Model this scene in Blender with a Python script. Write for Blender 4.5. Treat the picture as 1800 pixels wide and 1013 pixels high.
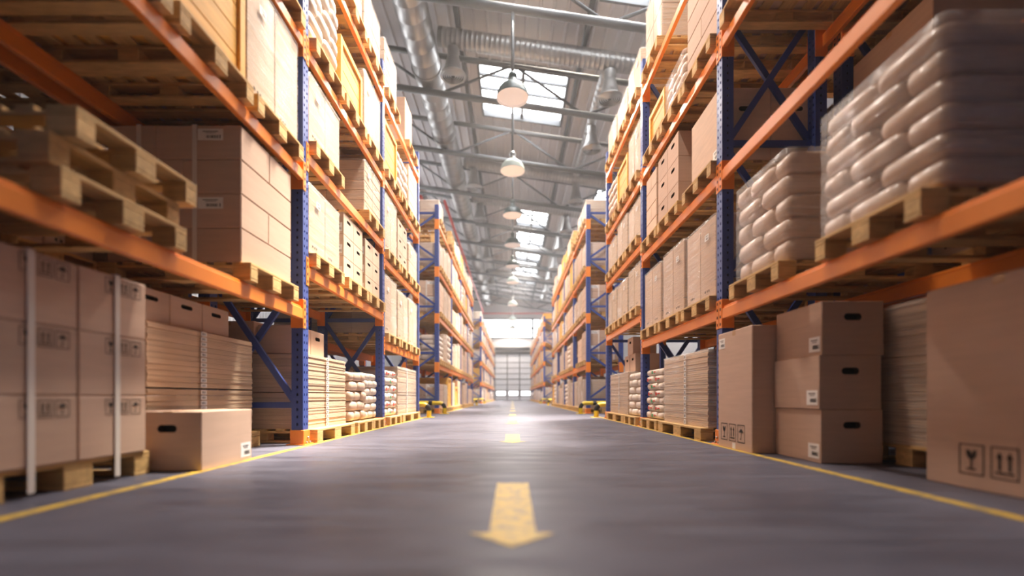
import bpy, math, random
from mathutils import Vector, Matrix

SC = bpy.context.scene
COL = SC.collection
for o in list(bpy.data.objects):
    bpy.data.objects.remove(o, do_unlink=True)

# ------------------------------------------------------------------ camera
EYE = 0.49
cd = bpy.data.cameras.new('camera')
cam = bpy.data.objects.new('camera', cd)
COL.objects.link(cam)
cam.location = (0, 0, EYE)
cam.rotation_euler = (math.pi / 2, 0, 0)
cd.sensor_width = 36.0
cd.lens = 16.0                       # 800 px on the 1800 px frame
cd.shift_x = -1 / 1800
cd.shift_y = 190.5 / 1800
cd.clip_start = 0.05
cd.clip_end = 300
cd.dof.use_dof = True
cd.dof.focus_distance = 6.2
cd.dof.aperture_fstop = 0.42
SC.camera = cam

# ------------------------------------------------------------------ world, sun, exposure
SC.view_settings.view_transform = 'Standard'
SC.view_settings.look = 'None'
SC.view_settings.gamma = 1.0
SC.view_settings.use_curve_mapping = False
SC.view_settings.exposure = 0.42
SC.cycles.use_denoising = True
SC.cycles.max_bounces = 6
SC.cycles.diffuse_bounces = 5
SC.cycles.glossy_bounces = 3
SC.cycles.transmission_bounces = 4
SC.cycles.transparent_max_bounces = 10
SC.cycles.sample_clamp_indirect = 6.0
SC.cycles.caustics_reflective = False
SC.cycles.caustics_refractive = False

world = bpy.data.worlds.new('sky')
SC.world = world
world.use_nodes = True
bg = world.node_tree.nodes['Background']
bg.inputs['Color'].default_value = (0.97, 0.98, 1.0, 1)
bg.inputs['Strength'].default_value = 11.0
world.cycles.sampling_method = 'MANUAL'
world.cycles.sample_map_resolution = 64

SUN_T = 0.27                         # sideways run of the sun ray per metre of fall
sd = bpy.data.lights.new('sun', 'SUN')
sd.energy = 24.0
sd.angle = math.radians(9)
sd.color = (1.0, 0.90, 0.76)
sun = bpy.data.objects.new('sun', sd)
COL.objects.link(sun)
sun.rotation_euler = Vector((-SUN_T, -0.20, -1)).to_track_quat('-Z', 'Y').to_euler()
sun.location = (10, 10, 40)

# ------------------------------------------------------------------ roof layout
SLOPE = 0.146                        # roof falls towards +x
def chord_z(x): return EYE + 11.0 - SLOPE * x
def roof_z(x): return EYE + 12.85 - SLOPE * x
TRUSS = [12.92 + 4.2 * k for k in range(-5, 11)]
XL, XR, YB, YF = -14.0, 14.0, -9.0, 59.0
SKY = []                             # (x0, x1, y0, y1)
for k in range(-5, 2):
    y = 12.92 + 4.2 * k
    if k == 1:
        SKY.append((-1.3, 2.15, y + 0.45, y + 3.75))
for (ya, yb) in ((5.9, 10.3), (10.9, 14.1)):
    SKY.append((-0.3, 2.2, ya, yb)); SKY.append((2.8, 5.8, max(ya, 7.5), yb))  # unseen rooflights, added to let sun onto the left rack and floor
for k in range(4, 9):
    y = 12.92 + 4.2 * k
    SKY.append((0.35, 2.4, y + 0.3, y + 3.9))
for y in (25.8, 34.2, 42.6, 51.0):
    SKY.append((5.0, 7.6, y, y + 3.5))  # added rooflights, hidden behind the right racks, to brighten the far end
for y in (21.3, 33.9):
    SKY.append((8.5, 11.5, y + 0.4, y + 3.7))
    SKY.append((-11.0, -8.0, y + 0.4, y + 3.7))

# ------------------------------------------------------------------ materials
def srgb(r, g, b):
    f = lambda c: (c / 255 / 12.92) if c / 255 <= 0.04045 else ((c / 255 + 0.055) / 1.055) ** 2.4
    return (f(r), f(g), f(b), 1)

def mat(name, col, rough=0.6, metal=0.0, var=0.0, noise=0.0, nscale=(8, 8, 8), bump=0.0, bscale=None, spec=0.4, coat=0.0, stripes=None, emit=None):
    m = bpy.data.materials.new(name)
    m.use_nodes = True
    nt = m.node_tree
    N, L = nt.nodes, nt.links
    p = N['Principled BSDF']
    p.inputs['Roughness'].default_value = rough
    p.inputs['Metallic'].default_value = metal
    p.inputs['Specular IOR Level'].default_value = spec
    p.inputs['Coat Weight'].default_value = coat
    p.inputs['Coat Roughness'].default_value = 0.15
    p.inputs['Base Color'].default_value = col
    out = None
    tc = N.new('ShaderNodeTexCoord')
    def noise_tex(scale, detail=3):
        mp = N.new('ShaderNodeMapping')
        mp.inputs['Scale'].default_value = scale
        L.new(tc.outputs['Object'], mp.inputs['Vector'])
        t = N.new('ShaderNodeTexNoise')
        t.inputs['Scale'].default_value = 1.0
        t.inputs['Detail'].default_value = detail
        L.new(mp.outputs['Vector'], t.inputs['Vector'])
        return t
    if var or noise:
        hsv = N.new('ShaderNodeHueSaturation')
        hsv.inputs['Color'].default_value = col
        L.new(hsv.outputs['Color'], p.inputs['Base Color'])
        val = None
        if noise:
            t = noise_tex(nscale)
            r = N.new('ShaderNodeMapRange')
            r.inputs['From Min'].default_value = 0.3
            r.inputs['From Max'].default_value = 0.7
            r.inputs['To Min'].default_value = 1 - noise
            r.inputs['To Max'].default_value = 1 + noise
            L.new(t.outputs['Fac'], r.inputs['Value'])
            val = r.outputs['Result']
        if var:
            oi = N.new('ShaderNodeObjectInfo')
            r2 = N.new('ShaderNodeMapRange')
            r2.inputs['To Min'].default_value = 1 - var
            r2.inputs['To Max'].default_value = 1 + var
            L.new(oi.outputs['Random'], r2.inputs['Value'])
            if val is None:
                val = r2.outputs['Result']
            else:
                mu = N.new('ShaderNodeMath'); mu.operation = 'MULTIPLY'
                L.new(val, mu.inputs[0]); L.new(r2.outputs['Result'], mu.inputs[1])
                val = mu.outputs[0]
        L.new(val, hsv.inputs['Value'])
    if stripes:                      # fine corrugation: (axis, period, depth)
        w = N.new('ShaderNodeTexWave')
        w.wave_type = 'BANDS'; w.bands_direction = stripes[0]
        w.inputs['Scale'].default_value = 0.314 / stripes[1]
        L.new(tc.outputs['Object'], w.inputs['Vector'])
        b = N.new('ShaderNodeBump')
        b.inputs['Strength'].default_value = stripes[2]
        b.inputs['Distance'].default_value = 0.003
        L.new(w.outputs['Fac'], b.inputs['Height'])
        L.new(b.outputs['Normal'], p.inputs['Normal'])
    elif bump:
        t = noise_tex(bscale or nscale, 4)
        b = N.new('ShaderNodeBump')
        b.inputs['Strength'].default_value = bump
        b.inputs['Distance'].default_value = 0.01
        L.new(t.outputs['Fac'], b.inputs['Height'])
        L.new(b.outputs['Normal'], p.inputs['Normal'])
    if emit:
        p.inputs['Emission Color'].default_value = emit[0]
        p.inputs['Emission Strength'].default_value = emit[1]
    return m

M = {}
M['card'] = mat('cardboard', srgb(196, 166, 146), 0.75, var=0.07, noise=0.05, nscale=(3, 3, 30), stripes=('X', 0.012, 0.12))
M['cardb'] = mat('cardboard_light', srgb(210, 181, 158), 0.72, var=0.07, noise=0.06, nscale=(4, 4, 24))
M['pale'] = mat('pale_carton', srgb(200, 174, 148), 0.6, var=0.06, noise=0.10, nscale=(3, 3, 55))
M['board'] = mat('flat_board_edges', srgb(212, 184, 156), 0.65, var=0.10, noise=0.12, nscale=(2.5, 2.5, 120))
M['sack'] = mat('paper_sack', srgb(200, 172, 150), 0.42, var=0.05, noise=0.05, nscale=(9, 9, 9), bump=0.35, bscale=(14, 14, 22), coat=0.25)
M['sackw'] = mat('white_sack', srgb(225, 210, 195), 0.42, var=0.05, noise=0.05, nscale=(9, 9, 9), bump=0.4, bscale=(14, 14, 22), coat=0.25)
M['wood'] = mat('pallet_wood', srgb(205, 168, 112), 0.75, var=0.14, noise=0.18, nscale=(6, 30, 30), bump=0.25, bscale=(8, 60, 60))
M['woody'] = mat('deck_wood', srgb(205, 168, 112), 0.75, var=0.12, noise=0.20, nscale=(28, 3, 28), bump=0.25, bscale=(60, 8, 60))
M['crate'] = mat('crate_plywood', srgb(226, 172, 82), 0.6, var=0.05, noise=0.14, nscale=(22, 3, 22))
M['orange'] = mat('orange_paint', srgb(238, 138, 52), 0.38, noise=0.03, nscale=(6, 6, 6), spec=0.5)
M['blue'] = mat('blue_paint', srgb(56, 76, 144), 0.42, noise=0.05, nscale=(5, 5, 9), spec=0.5)
M['dark'] = mat('painted_cavity_shade', srgb(20, 18, 22), 0.9)  # near-black colour stands in for shade inside slots, hand holes and diffusers
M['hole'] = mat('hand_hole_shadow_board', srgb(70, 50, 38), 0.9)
M['steel'] = mat('galvanised_steel', srgb(160, 158, 157), 0.40, metal=0.85, noise=0.05, nscale=(3, 3, 3))
M['bolt'] = mat('bolt_steel', srgb(170, 168, 165), 0.35, metal=0.8)
M['grey'] = mat('grey_structural_paint', srgb(92, 94, 98), 0.42, noise=0.04)
M['purlin'] = mat('dark_purlin_paint', srgb(84, 86, 90), 0.5, noise=0.04)
M['roof'] = mat('roof_sheet', srgb(194, 191, 194), 0.55, noise=0.03, nscale=(1, 0.3, 1))
M['wall'] = mat('wall_sheet', srgb(214, 212, 213), 0.55, noise=0.03, nscale=(1, 1, 0.3))
M['doorw'] = mat('dock_door_panel', srgb(212, 213, 218), 0.45)
M['lampg'] = mat('lamp_enamel', srgb(46, 60, 60), 0.35, spec=0.6)
M['lampl'] = mat('lamp_enamel_pale_lit', srgb(176, 186, 178), 0.3, spec=0.6)  # pale tone; on the far lamps it paints the light on them
M['lampi'] = mat('lamp_lens', srgb(240, 228, 220), 0.4, emit=((1, 0.9, 0.84, 1), 0.12))
M['red'] = mat('red_pipe_paint', srgb(186, 48, 40), 0.4)
M['yellow'] = mat('yellow_paint', srgb(214, 182, 44), 0.35)
M['black'] = mat('black_paint', srgb(30, 30, 30), 0.4)
M['label'] = mat('white_label', srgb(236, 232, 228), 0.5)
M['ink'] = mat('black_print', srgb(38, 32, 30), 0.7)
M['inkred'] = mat('red_print', srgb(200, 70, 60), 0.6)
M['inkgreen'] = mat('green_print', srgb(70, 150, 100), 0.6)
M['tape'] = mat('brown_tape', srgb(196, 158, 122), 0.25)
M['strap'] = mat('white_strap', srgb(226, 218, 210), 0.35)
M['conc'] = mat('concrete', srgb(138, 133, 136), 0.36, spec=0.12)

def floor_material():
    m = M['conc']; nt = m.node_tree; N, L = nt.nodes, nt.links
    p = N['Principled BSDF']
    tc = N.new('ShaderNodeTexCoord')
    def nz(scale, detail, rough=0.6):
        mp = N.new('ShaderNodeMapping'); mp.inputs['Scale'].default_value = scale
        L.new(tc.outputs['Object'], mp.inputs['Vector'])
        t = N.new('ShaderNodeTexNoise'); t.inputs['Scale'].default_value = 1
        t.inputs['Detail'].default_value = detail; t.inputs['Roughness'].default_value = rough
        L.new(mp.outputs['Vector'], t.inputs['Vector']); return t
    a = nz((0.9, 0.9, 1), 6); b = nz((1.2, 7, 1), 3); c = nz((60, 60, 1), 2)
    mx = N.new('ShaderNodeMixRGB'); mx.inputs[0].default_value = 0.5
    L.new(a.outputs['Fac'], mx.inputs[1]); L.new(b.outputs['Fac'], mx.inputs[2])
    cr = N.new('ShaderNodeValToRGB')
    cr.color_ramp.elements[0].position = 0.34; cr.color_ramp.elements[0].color = srgb(72, 71, 82)
    cr.color_ramp.elements[1].position = 0.64; cr.color_ramp.elements[1].color = srgb(102, 100, 112)
    L.new(mx.outputs[0], cr.inputs[0]); L.new(cr.outputs[0], p.inputs['Base Color'])
    r = N.new('ShaderNodeMapRange')
    r.inputs['From Min'].default_value = 0.35; r.inputs['From Max'].default_value = 0.65
    r.inputs['To Min'].default_value = 0.34; r.inputs['To Max'].default_value = 0.58
    L.new(b.outputs['Fac'], r.inputs['Value']); L.new(r.outputs[0], p.inputs['Roughness'])
    bp = N.new('ShaderNodeBump'); bp.inputs['Strength'].default_value = 0.10; bp.inputs['Distance'].default_value = 0.004
    L.new(c.outputs['Fac'], bp.inputs['Height']); L.new(bp.outputs['Normal'], p.inputs['Normal'])
floor_material()

def paint_worn():
    m = mat('worn_floor_yellow', srgb(214, 178, 62), 0.5); nt = m.node_tree; N, L = nt.nodes, nt.links
    p = N['Principled BSDF']
    tc = N.new('ShaderNodeTexCoord')
    t = N.new('ShaderNodeTexNoise'); t.inputs['Scale'].default_value = 14; t.inputs['Detail'].default_value = 6; t.inputs['Roughness'].default_value = 0.7
    L.new(tc.outputs['Object'], t.inputs['Vector'])
    cr = N.new('ShaderNodeValToRGB')
    cr.color_ramp.elements[0].position = 0.36; cr.color_ramp.elements[0].color = srgb(150, 130, 84)
    cr.color_ramp.elements[1].position = 0.56; cr.color_ramp.elements[1].color = srgb(212, 174, 62)
    L.new(t.outputs['Fac'], cr.inputs[0]); L.new(cr.outputs[0], p.inputs['Base Color'])
    return m
M['paint'] = paint_worn()

def film_material():
    m = bpy.data.materials.new('stretch_film'); m.use_nodes = True
    nt = m.node_tree; N, L = nt.nodes, nt.links
    for n in list(N): N.remove(n)
    out = N.new('ShaderNodeOutputMaterial')
    tr = N.new('ShaderNodeBsdfTransparent'); tr.inputs[0].default_value = (0.97, 0.97, 0.97, 1)
    p = N.new('ShaderNodeBsdfPrincipled')
    p.inputs['Base Color'].default_value = (0.9, 0.88, 0.86, 1); p.inputs['Roughness'].default_value = 0.18
    p.inputs['Specular IOR Level'].default_value = 0.8
    tc = N.new('ShaderNodeTexCoord')
    mp = N.new('ShaderNodeMapping'); mp.inputs['Scale'].default_value = (2.5, 2.5, 55)
    mp.inputs['Rotation'].default_value = (0.02, 0.03, 0)
    L.new(tc.outputs['Object'], mp.inputs['Vector'])
    t = N.new('ShaderNodeTexNoise'); t.inputs['Scale'].default_value = 1; t.inputs['Detail'].default_value = 5
    L.new(mp.outputs['Vector'], t.inputs['Vector'])
    b = N.new('ShaderNodeBump'); b.inputs['Strength'].default_value = 0.45; b.inputs['Distance'].default_value = 0.02
    L.new(t.outputs['Fac'], b.inputs['Height']); L.new(b.outputs['Normal'], p.inputs['Normal'])
    r = N.new('ShaderNodeMapRange')
    r.inputs['From Min'].default_value = 0.35; r.inputs['From Max'].default_value = 0.7
    r.inputs['To Min'].default_value = 0.08; r.inputs['To Max'].default_value = 0.30
    L.new(t.outputs['Fac'], r.inputs['Value'])
    mx = N.new('ShaderNodeMixShader')
    L.new(r.outputs[0], mx.inputs[0]); L.new(tr.outputs[0], mx.inputs[1]); L.new(p.outputs[0], mx.inputs[2])
    L.new(mx.outputs[0], out.inputs['Surface'])
    return m
M['film'] = film_material()

def glass_material():
    m = bpy.data.materials.new('window_glass'); m.use_nodes = True
    nt = m.node_tree; N, L = nt.nodes, nt.links
    for n in list(N): N.remove(n)
    out = N.new('ShaderNodeOutputMaterial')
    tr = N.new('ShaderNodeBsdfTransparent'); tr.inputs[0].default_value = (0.95, 0.96, 0.96, 1)
    g = N.new('ShaderNodeBsdfGlossy'); g.inputs['Roughness'].default_value = 0.05
    mx = N.new('ShaderNodeMixShader'); mx.inputs[0].default_value = 0.06
    L.new(tr.outputs[0], mx.inputs[1]); L.new(g.outputs[0], mx.inputs[2]); L.new(mx.outputs[0], out.inputs['Surface'])
    return m
M['glass'] = glass_material()

# ------------------------------------------------------------------ mesh builder
class MB:
    def __init__(s):
        s.v, s.f, s.m, s.sm = [], [], [], []
    def face(s, pts, m, smooth=False):
        b = len(s.v); s.v += [tuple(p) for p in pts]
        s.f.append(tuple(range(b, b + len(pts)))); s.m.append(m); s.sm.append(smooth)
    def box(s, x0, x1, y0, y1, z0, z1, m, c=0.0):
        if c <= 0:
            b = len(s.v)
            s.v += [(x, y, z) for z in (z0, z1) for y in (y0, y1) for x in (x0, x1)]
            for q in ((0, 2, 3, 1), (4, 5, 7, 6), (0, 1, 5, 4), (2, 6, 7, 3), (0, 4, 6, 2), (1, 3, 7, 5)):
                s.f.append(tuple(b + i for i in q)); s.m.append(m); s.sm.append(False)
            return
        b = len(s.v); idx = {}
        X, Y, Z = (x0, x1), (y0, y1), (z0, z1)
        for i in (0, 1):
            for j in (0, 1):
                for k in (0, 1):
                    sx, sy, sz = (c if i == 0 else -c), (c if j == 0 else -c), (c if k == 0 else -c)
                    for a in range(3):
                        p = [X[i] + (0 if a == 0 else sx), Y[j] + (0 if a == 1 else sy), Z[k] + (0 if a == 2 else sz)]
                        idx[(i, j, k, a)] = len(s.v); s.v.append(tuple(p))
        def add(q, outward):
            P = [Vector(s.v[i]) for i in q]
            n = (P[1] - P[0]).cross(P[2] - P[0])
            if n.dot(Vector(outward)) < 0: q = q[::-1]
            s.f.append(tuple(q)); s.m.append(m); s.sm.append(False)
        sg = lambda t: -1 if t == 0 else 1
        for a in range(3):
            for e in (0, 1):
                o1, o2 = [t for t in range(3) if t != a]
                q = []
                for (p, r) in ((0, 0), (1, 0), (1, 1), (0, 1)):
                    key = [0, 0, 0]; key[a] = e; key[o1] = p; key[o2] = r
                    q.append(idx[(key[0], key[1], key[2], a)])
                n = [0, 0, 0]; n[a] = sg(e); add(q, n)
        for a in range(3):               # edges along axis a
            o1, o2 = [t for t in range(3) if t != a]
            for p in (0, 1):
                for r in (0, 1):
                    k0 = [0, 0, 0]; k0[o1] = p; k0[o2] = r; k1 = list(k0); k1[a] = 1
                    q = [idx[(*k0, o1)], idx[(*k1, o1)], idx[(*k1, o2)], idx[(*k0, o2)]]
                    n = [0, 0, 0]; n[o1] = sg(p); n[o2] = sg(r); add(q, n)
        for i in (0, 1):
            for j in (0, 1):
                for k in (0, 1):
                    add([idx[(i, j, k, 0)], idx[(i, j, k, 1)], idx[(i, j, k, 2)]], (sg(i), sg(j), sg(k)))
    def tube(s, p0, p1, r, m, n=12, r1=None, caps=True, smooth=True):
        p0, p1 = Vector(p0), Vector(p1)
        s.sweep([p0, p1], [r, r if r1 is None else r1], m, n, caps, smooth)
    def sweep(s, pts, rad, m, n=12, caps=True, smooth=True):
        pts = [Vector(p) for p in pts]
        if not isinstance(rad, (list, tuple)): rad = [rad] * len(pts)
        ms = m if isinstance(m, list) else [m] * (len(pts) - 1)
        d0 = (pts[1] - pts[0]).normalized()
        up = Vector((0, 0, 1)) if abs(d0.z) < 0.9 else Vector((1, 0, 0))
        rings = []
        for i, p in enumerate(pts):
            a = pts[max(i - 1, 0)]; b = pts[min(i + 1, len(pts) - 1)]
            d = (b - a).normalized()
            e1 = d.cross(up)
            if e1.length < 1e-4: e1 = d.cross(Vector((0, 1, 0)))
            e1.normalize(); e2 = e1.cross(d).normalized(); up = e2
            base = len(s.v)
            for k in range(n):
                t = 2 * math.pi * k / n
                s.v.append(tuple(p + (e1 * math.cos(t) + e2 * math.sin(t)) * rad[i]))
            rings.append(base)
        for i in range(len(pts) - 1):
            for k in range(n):
                k2 = (k + 1) % n
                s.f.append((rings[i] + k, rings[i] + k2, rings[i + 1] + k2, rings[i + 1] + k)); s.m.append(ms[i]); s.sm.append(smooth)
        if caps:
            s.f.append(tuple(rings[0] + k for k in range(n))[::-1]); s.m.append(ms[0]); s.sm.append(False)
            s.f.append(tuple(rings[-1] + k for k in range(n))); s.m.append(ms[-1]); s.sm.append(False)
    def lathe(s, prof, m, n=28, c=(0, 0, 0), smooth=True):
        rings = []
        for (r, z) in prof:
            base = len(s.v)
            for k in range(n):
                t = 2 * math.pi * k / n
                s.v.append((c[0] + r * math.cos(t), c[1] + r * math.sin(t), c[2] + z))
            rings.append(base)
        for i in range(len(prof) - 1):
            for k in range(n):
                k2 = (k + 1) % n
                s.f.append((rings[i] + k, rings[i] + k2, rings[i + 1] + k2, rings[i + 1] + k)); s.m.append(m); s.sm.append(smooth)
    def add(s, o, off=(0, 0, 0)):
        b = len(s.v)
        s.v += [(p[0] + off[0], p[1] + off[1], p[2] + off[2]) for p in o.v]
        s.f += [tuple(b + i for i in q) for q in o.f]; s.m += o.m; s.sm += o.sm
        return s
    def mesh(s, name):
        me = bpy.data.meshes.new(name)
        me.from_pydata(s.v, [], s.f)
        mats = []
        for k in s.m:
            if k not in mats: mats.append(k)
        for k in mats: me.materials.append(M[k])
        ix = {k: i for i, k in enumerate(mats)}
        me.polygons.foreach_set('material_index', [ix[k] for k in s.m])
        me.polygons.foreach_set('use_smooth', s.sm)
        me.update()
        return me

def link(name, data, parent=None, loc=(0, 0, 0), rz=0.0):
    o = bpy.data.objects.new(name, data)
    COL.objects.link(o)
    o.location = loc
    if rz: o.rotation_euler = (0, 0, rz)
    if parent is not None: o.parent = parent
    return o
def tag(o, label=None, cat=None, group=None, kind=None):
    if label: o['label'] = label
    if cat: o['category'] = cat
    if group: o['group'] = group
    if kind: o['kind'] = kind
    return o
def struct(name, mb, label=None, parent=None):
    o = link(name, mb.mesh(name), parent)
    if parent is None:
        o['kind'] = 'structure'
        if label: o['label'] = label
    elif label: o['label'] = label
    return o

# proto: list of (part name, MB, [(sub name, MB), ...], label or None)
class Proto:
    def __init__(s, parts):
        s.parts = parts; s.built = None; s.one = None
    def place(s, name, loc, label, cat, group=None, rz=0.0, joined=False):
        if joined:
            if s.one is None:
                mb = MB()
                for (n, b, sub, lb) in s.parts:
                    mb.add(b)
                    for (n2, b2) in sub: mb.add(b2)
                s.one = mb.mesh(name)
            return tag(link(name, s.one, None, loc, rz), label, cat, group)
        if s.built is None:
            s.built = [(n, b.mesh(n), [(n2, b2.mesh(n2)) for (n2, b2) in sub], lb) for (n, b, sub, lb) in s.parts]
        r = tag(link(name, None, None, loc, rz), label, cat, group)
        r.empty_display_size = 0.1
        for (n, me, sub, lb) in s.built:
            c = link(n, me, r)
            if lb: c['label'] = lb
            for (n2, me2) in sub: link(n2, me2, c)
        return r

# ------------------------------------------------------------------ print and labels on faces
# s = -1 left rack (aisle face looks +x), +1 right rack (aisle face looks -x); face: 'a' aisle face, 'c' camera face
def frame_of(face, s):
    if face == 'c': return Vector((1, 0, 0)), Vector((0, -1, 0))
    return (Vector((0, 1, 0)), Vector((1, 0, 0))) if s < 0 else (Vector((0, -1, 0)), Vector((-1, 0, 0)))
class Decal:
    def __init__(s, mb, face, side, centre, lift=0.0015):
        s.mb = mb; s.U, s.N = frame_of(face, side); s.c = Vector(centre); s.l = lift
    def P(s, u, v, l=None): return s.c + s.U * u + Vector((0, 0, v)) + s.N * (s.l if l is None else l)
    def poly(s, pts, m, l=None): s.mb.face([s.P(u, v, l) for u, v in pts], m)
    def rect(s, u0, u1, v0, v1, m, l=None): s.poly([(u0, v0), (u1, v0), (u1, v1), (u0, v1)], m, l)
def d_label(mb, face, side, c, w=0.11, h=0.075):
    d = Decal(mb, face, side, c)
    d.rect(-w / 2, w / 2, -h / 2, h / 2, 'label')
    d.l = 0.0025
    r = random.Random(int(c[2] * 1000))
    d.rect(-w * .30, w * .30, h * .24, h * .30, 'ink'); d.rect(-w * .2, w * .22, h * .12, h * .16, 'ink')
    u = -w * .16
    while u < w * .30:
        b = r.choice((.012, .02, .03)) * w
        d.rect(u, u + b, -h * .32, -h * .06, 'ink'); u += b + r.choice((.014, .022)) * w
    d.rect(w * .36, w * .40, -h * .34, -h * .04, 'ink')
def ring(d, w, h, t, m='ink'):
    d.rect(-w, w, h - t, h, m); d.rect(-w, w, -h, -h + t, m); d.rect(-w, -w + t, -h, h, m); d.rect(w - t, w, -h, h, m)
def icon(mb, kind, face, side, c, a):
    d = Decal(mb, face, side, c); t = a * .05
    ring(d, a * .5, a * .62, t)
    d.l = 0.0022
    if kind == 'glass':
        d.poly([(-a*.2, a*.4), (-a*.04, a*.36), (a*.04, a*.22), (a*.08, a*.37), (a*.2, a*.4), (a*.2, a*.18), (a*.1, a*.02), (-a*.1, a*.02), (-a*.2, a*.18)], 'ink')
        d.rect(-a*.035, a*.035, -a*.36, a*.05, 'ink'); d.rect(-a*.2, a*.2, -a*.42, -a*.35, 'ink')
    elif kind == 'arrows':
        for u in (-a*.18, a*.18):
            d.rect(u - a*.05, u + a*.05, -a*.28, a*.22, 'ink')
            d.poly([(u - a*.12, a*.18), (u + a*.12, a*.18), (u, a*.44)], 'ink')
        d.rect(-a*.34, a*.34, -a*.42, -a*.34, 'ink')
    elif kind == 'umbrella':
        pts = [(-a*.33 + a*.66*i/10, a*.08 + a*.26*math.sin(math.pi*i/10)) for i in range(11)]
        d.poly(pts[::-1] if False else [(p[0], p[1]) for p in pts][::-1], 'ink')
        d.rect(-a*.025, a*.025, -a*.36, a*.1, 'ink'); d.rect(-a*.12, a*.025, -a*.41, -a*.35, 'ink'); d.rect(-a*.12, -a*.07, -a*.38, -a*.28, 'ink')
        for u in (-.25, -.05, .18): d.rect(a*u, a*(u+.03), a*.4, a*.5, 'ink')
def print_spots(mb, face, side, c, seed, m='ink'):
    r = random.Random(seed); d = Decal(mb, face, side, c)
    u = -0.10
    for _ in range(3):
        w = r.uniform(.015, .03)
        d.rect(u, u + w, -.012, .012, m); u += w + r.uniform(.015, .03)

# ------------------------------------------------------------------ pallet
def pallet_parts():
    P = []
    deck = MB(); r = random.Random(3)
    xs = [(-.6, -.455), (-.405, -.31), (-.255, -.16), (-.07, .07), (.16, .255), (.31, .405), (.455, .6)]
    for a, b in xs: deck.box(a, b, -.4, .4, .122, .144, 'woody', .003)
    P.append(('deck', deck, [], None))
    for y in (-.35, 0, .35):
        w = .05 if y else .07
        b = MB(); b.box(-.6, .6, y - w, y + w, .1, .1215, 'wood', .003); P.append(('bearer', b, [], None))
        b = MB(); b.box(-.6, .6, y - w, y + w, .0, .0215, 'wood', .003); P.append(('runner', b, [], None))
        for x in (-.5275, 0, .5275):
            b = MB(); b.box(x - .0725, x + .0725, y - w, y + w, .022, .0995, 'wood', .004); P.append(('block', b, [], None))
    return P
PALLET = Proto(pallet_parts())

# ------------------------------------------------------------------ loads (local frame: base centre at origin, aisle side at -s*x)
CACHE = {}
def cached(key, fn):
    if key not in CACHE: CACHE[key] = Proto(fn())
    return CACHE[key]

def shell(mb, x, y, z0, z1, m, e=.006):
    c = .03
    pts = [(-x + c, -y), (x - c, -y), (x, -y + c), (x, y - c), (x - c, y), (-x + c, y), (-x, y - c), (-x, -y + c)]
    n = 14; b = len(mb.v)
    r = random.Random(int(x * 1000 + z1 * 977))
    for k in range(n + 1):
        z = z0 + (z1 - z0) * k / n
        w = r.uniform(0, e)
        for (px, py) in pts: mb.v.append((px + math.copysign(w, px), py + math.copysign(w, py), z))
    for k in range(n):
        for i in range(8):
            j = (i + 1) % 8
            mb.f.append((b + 8*k + i, b + 8*k + j, b + 8*k + 8 + j, b + 8*k + 8 + i)); mb.m.append(m); mb.sm.append(True)
    mb.f.append(tuple(b + 8*n + i for i in range(8))); mb.m.append(m); mb.sm.append(False)

def p_wrapped(s, h, ly=.78, lx=1.1, ny=2, nz=2, tone='pale', labels=True):
    def fn():
        P = []; hz = h / nz; wy = ly / ny
        for k in range(nz):
            for j in range(ny):
                for i in range(2):
                    b = MB(); x0 = -lx / 2 + i * lx / 2; y0 = -ly / 2 + j * wy
                    b.box(x0 + .002, x0 + lx/2 - .002, y0 + .003, y0 + wy - .003, k*hz + .001, (k+1)*hz - .004, tone, .008)
                    aisle = (i == 1) if s < 0 else (i == 0)
                    sub = []
                    if aisle:
                        t = MB(); xa = -s * lx / 2
                        print_spots(t, 'a', s, (xa + s*.002, y0 + wy*.45, k*hz + .09), j*7 + k)
                        sub.append(('print', t))
                    P.append(('carton', b, sub, None))
        f = MB(); shell(f, lx/2 + .008, ly/2 + .008, .004, h + .008, 'film'); P.append(('stretch_film', f, [], 'clear stretch film wrapped round the cartons'))
        if labels:
            t = MB(); d_label(t, 'a', s, (-s*(lx/2 + .012), -ly*.25, h*.78), .1, .07); P.append(('shipping_label', t, [], 'white shipping label'))
        return P
    return cached(('W', s, h, ly, lx, ny, nz, tone, labels), fn)

def p_boards(s, h, ly=1.1, lx=1.0, n=12, split=None, film=True, strip=True):
    def fn():
        P = []; r = random.Random(int(h * 100 + n)); t = h / n
        for k in range(n):
            b = MB(); z = k * t
            q = 3
            for i in range(q):       # sheets inside one layer
                e = r.uniform(-.006, .004); g = r.uniform(-.006, .004)
                b.box(-lx/2 - e, lx/2 + e, -ly/2 - g, ly/2 + g, z + t*i/q + .0008, z + t*(i+1)/q - (.0015 if i < q-1 else .003), 'board')
            P.append(('board_layer', b, [], None))
        if film:
            f = MB(); shell(f, lx/2 + .012, ly/2 + .012, .004, h + .006, 'film'); P.append(('stretch_film', f, [], 'clear stretch film'))
        if strip:
            for face, c in (('a', (-s*(lx/2 + .014), -ly*.06, 0)),):
                for k in range(n):
                    b = MB(); d = Decal(b, face, s, (c[0], c[1], k*t + t*.5)); d.rect(-.035, .035, -t*.40, t*.40, 'label')
                    d.l = .0025
                    for u in (-.02, -.012, .0, .012): d.rect(u, u + .005, -t*.25, t*.2, 'ink')
                    P.append(('layer_label', b, [], 'white printed label strip'))
        return P
    return cached(('B', s, h, ly, lx, n, film, strip), fn)

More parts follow.
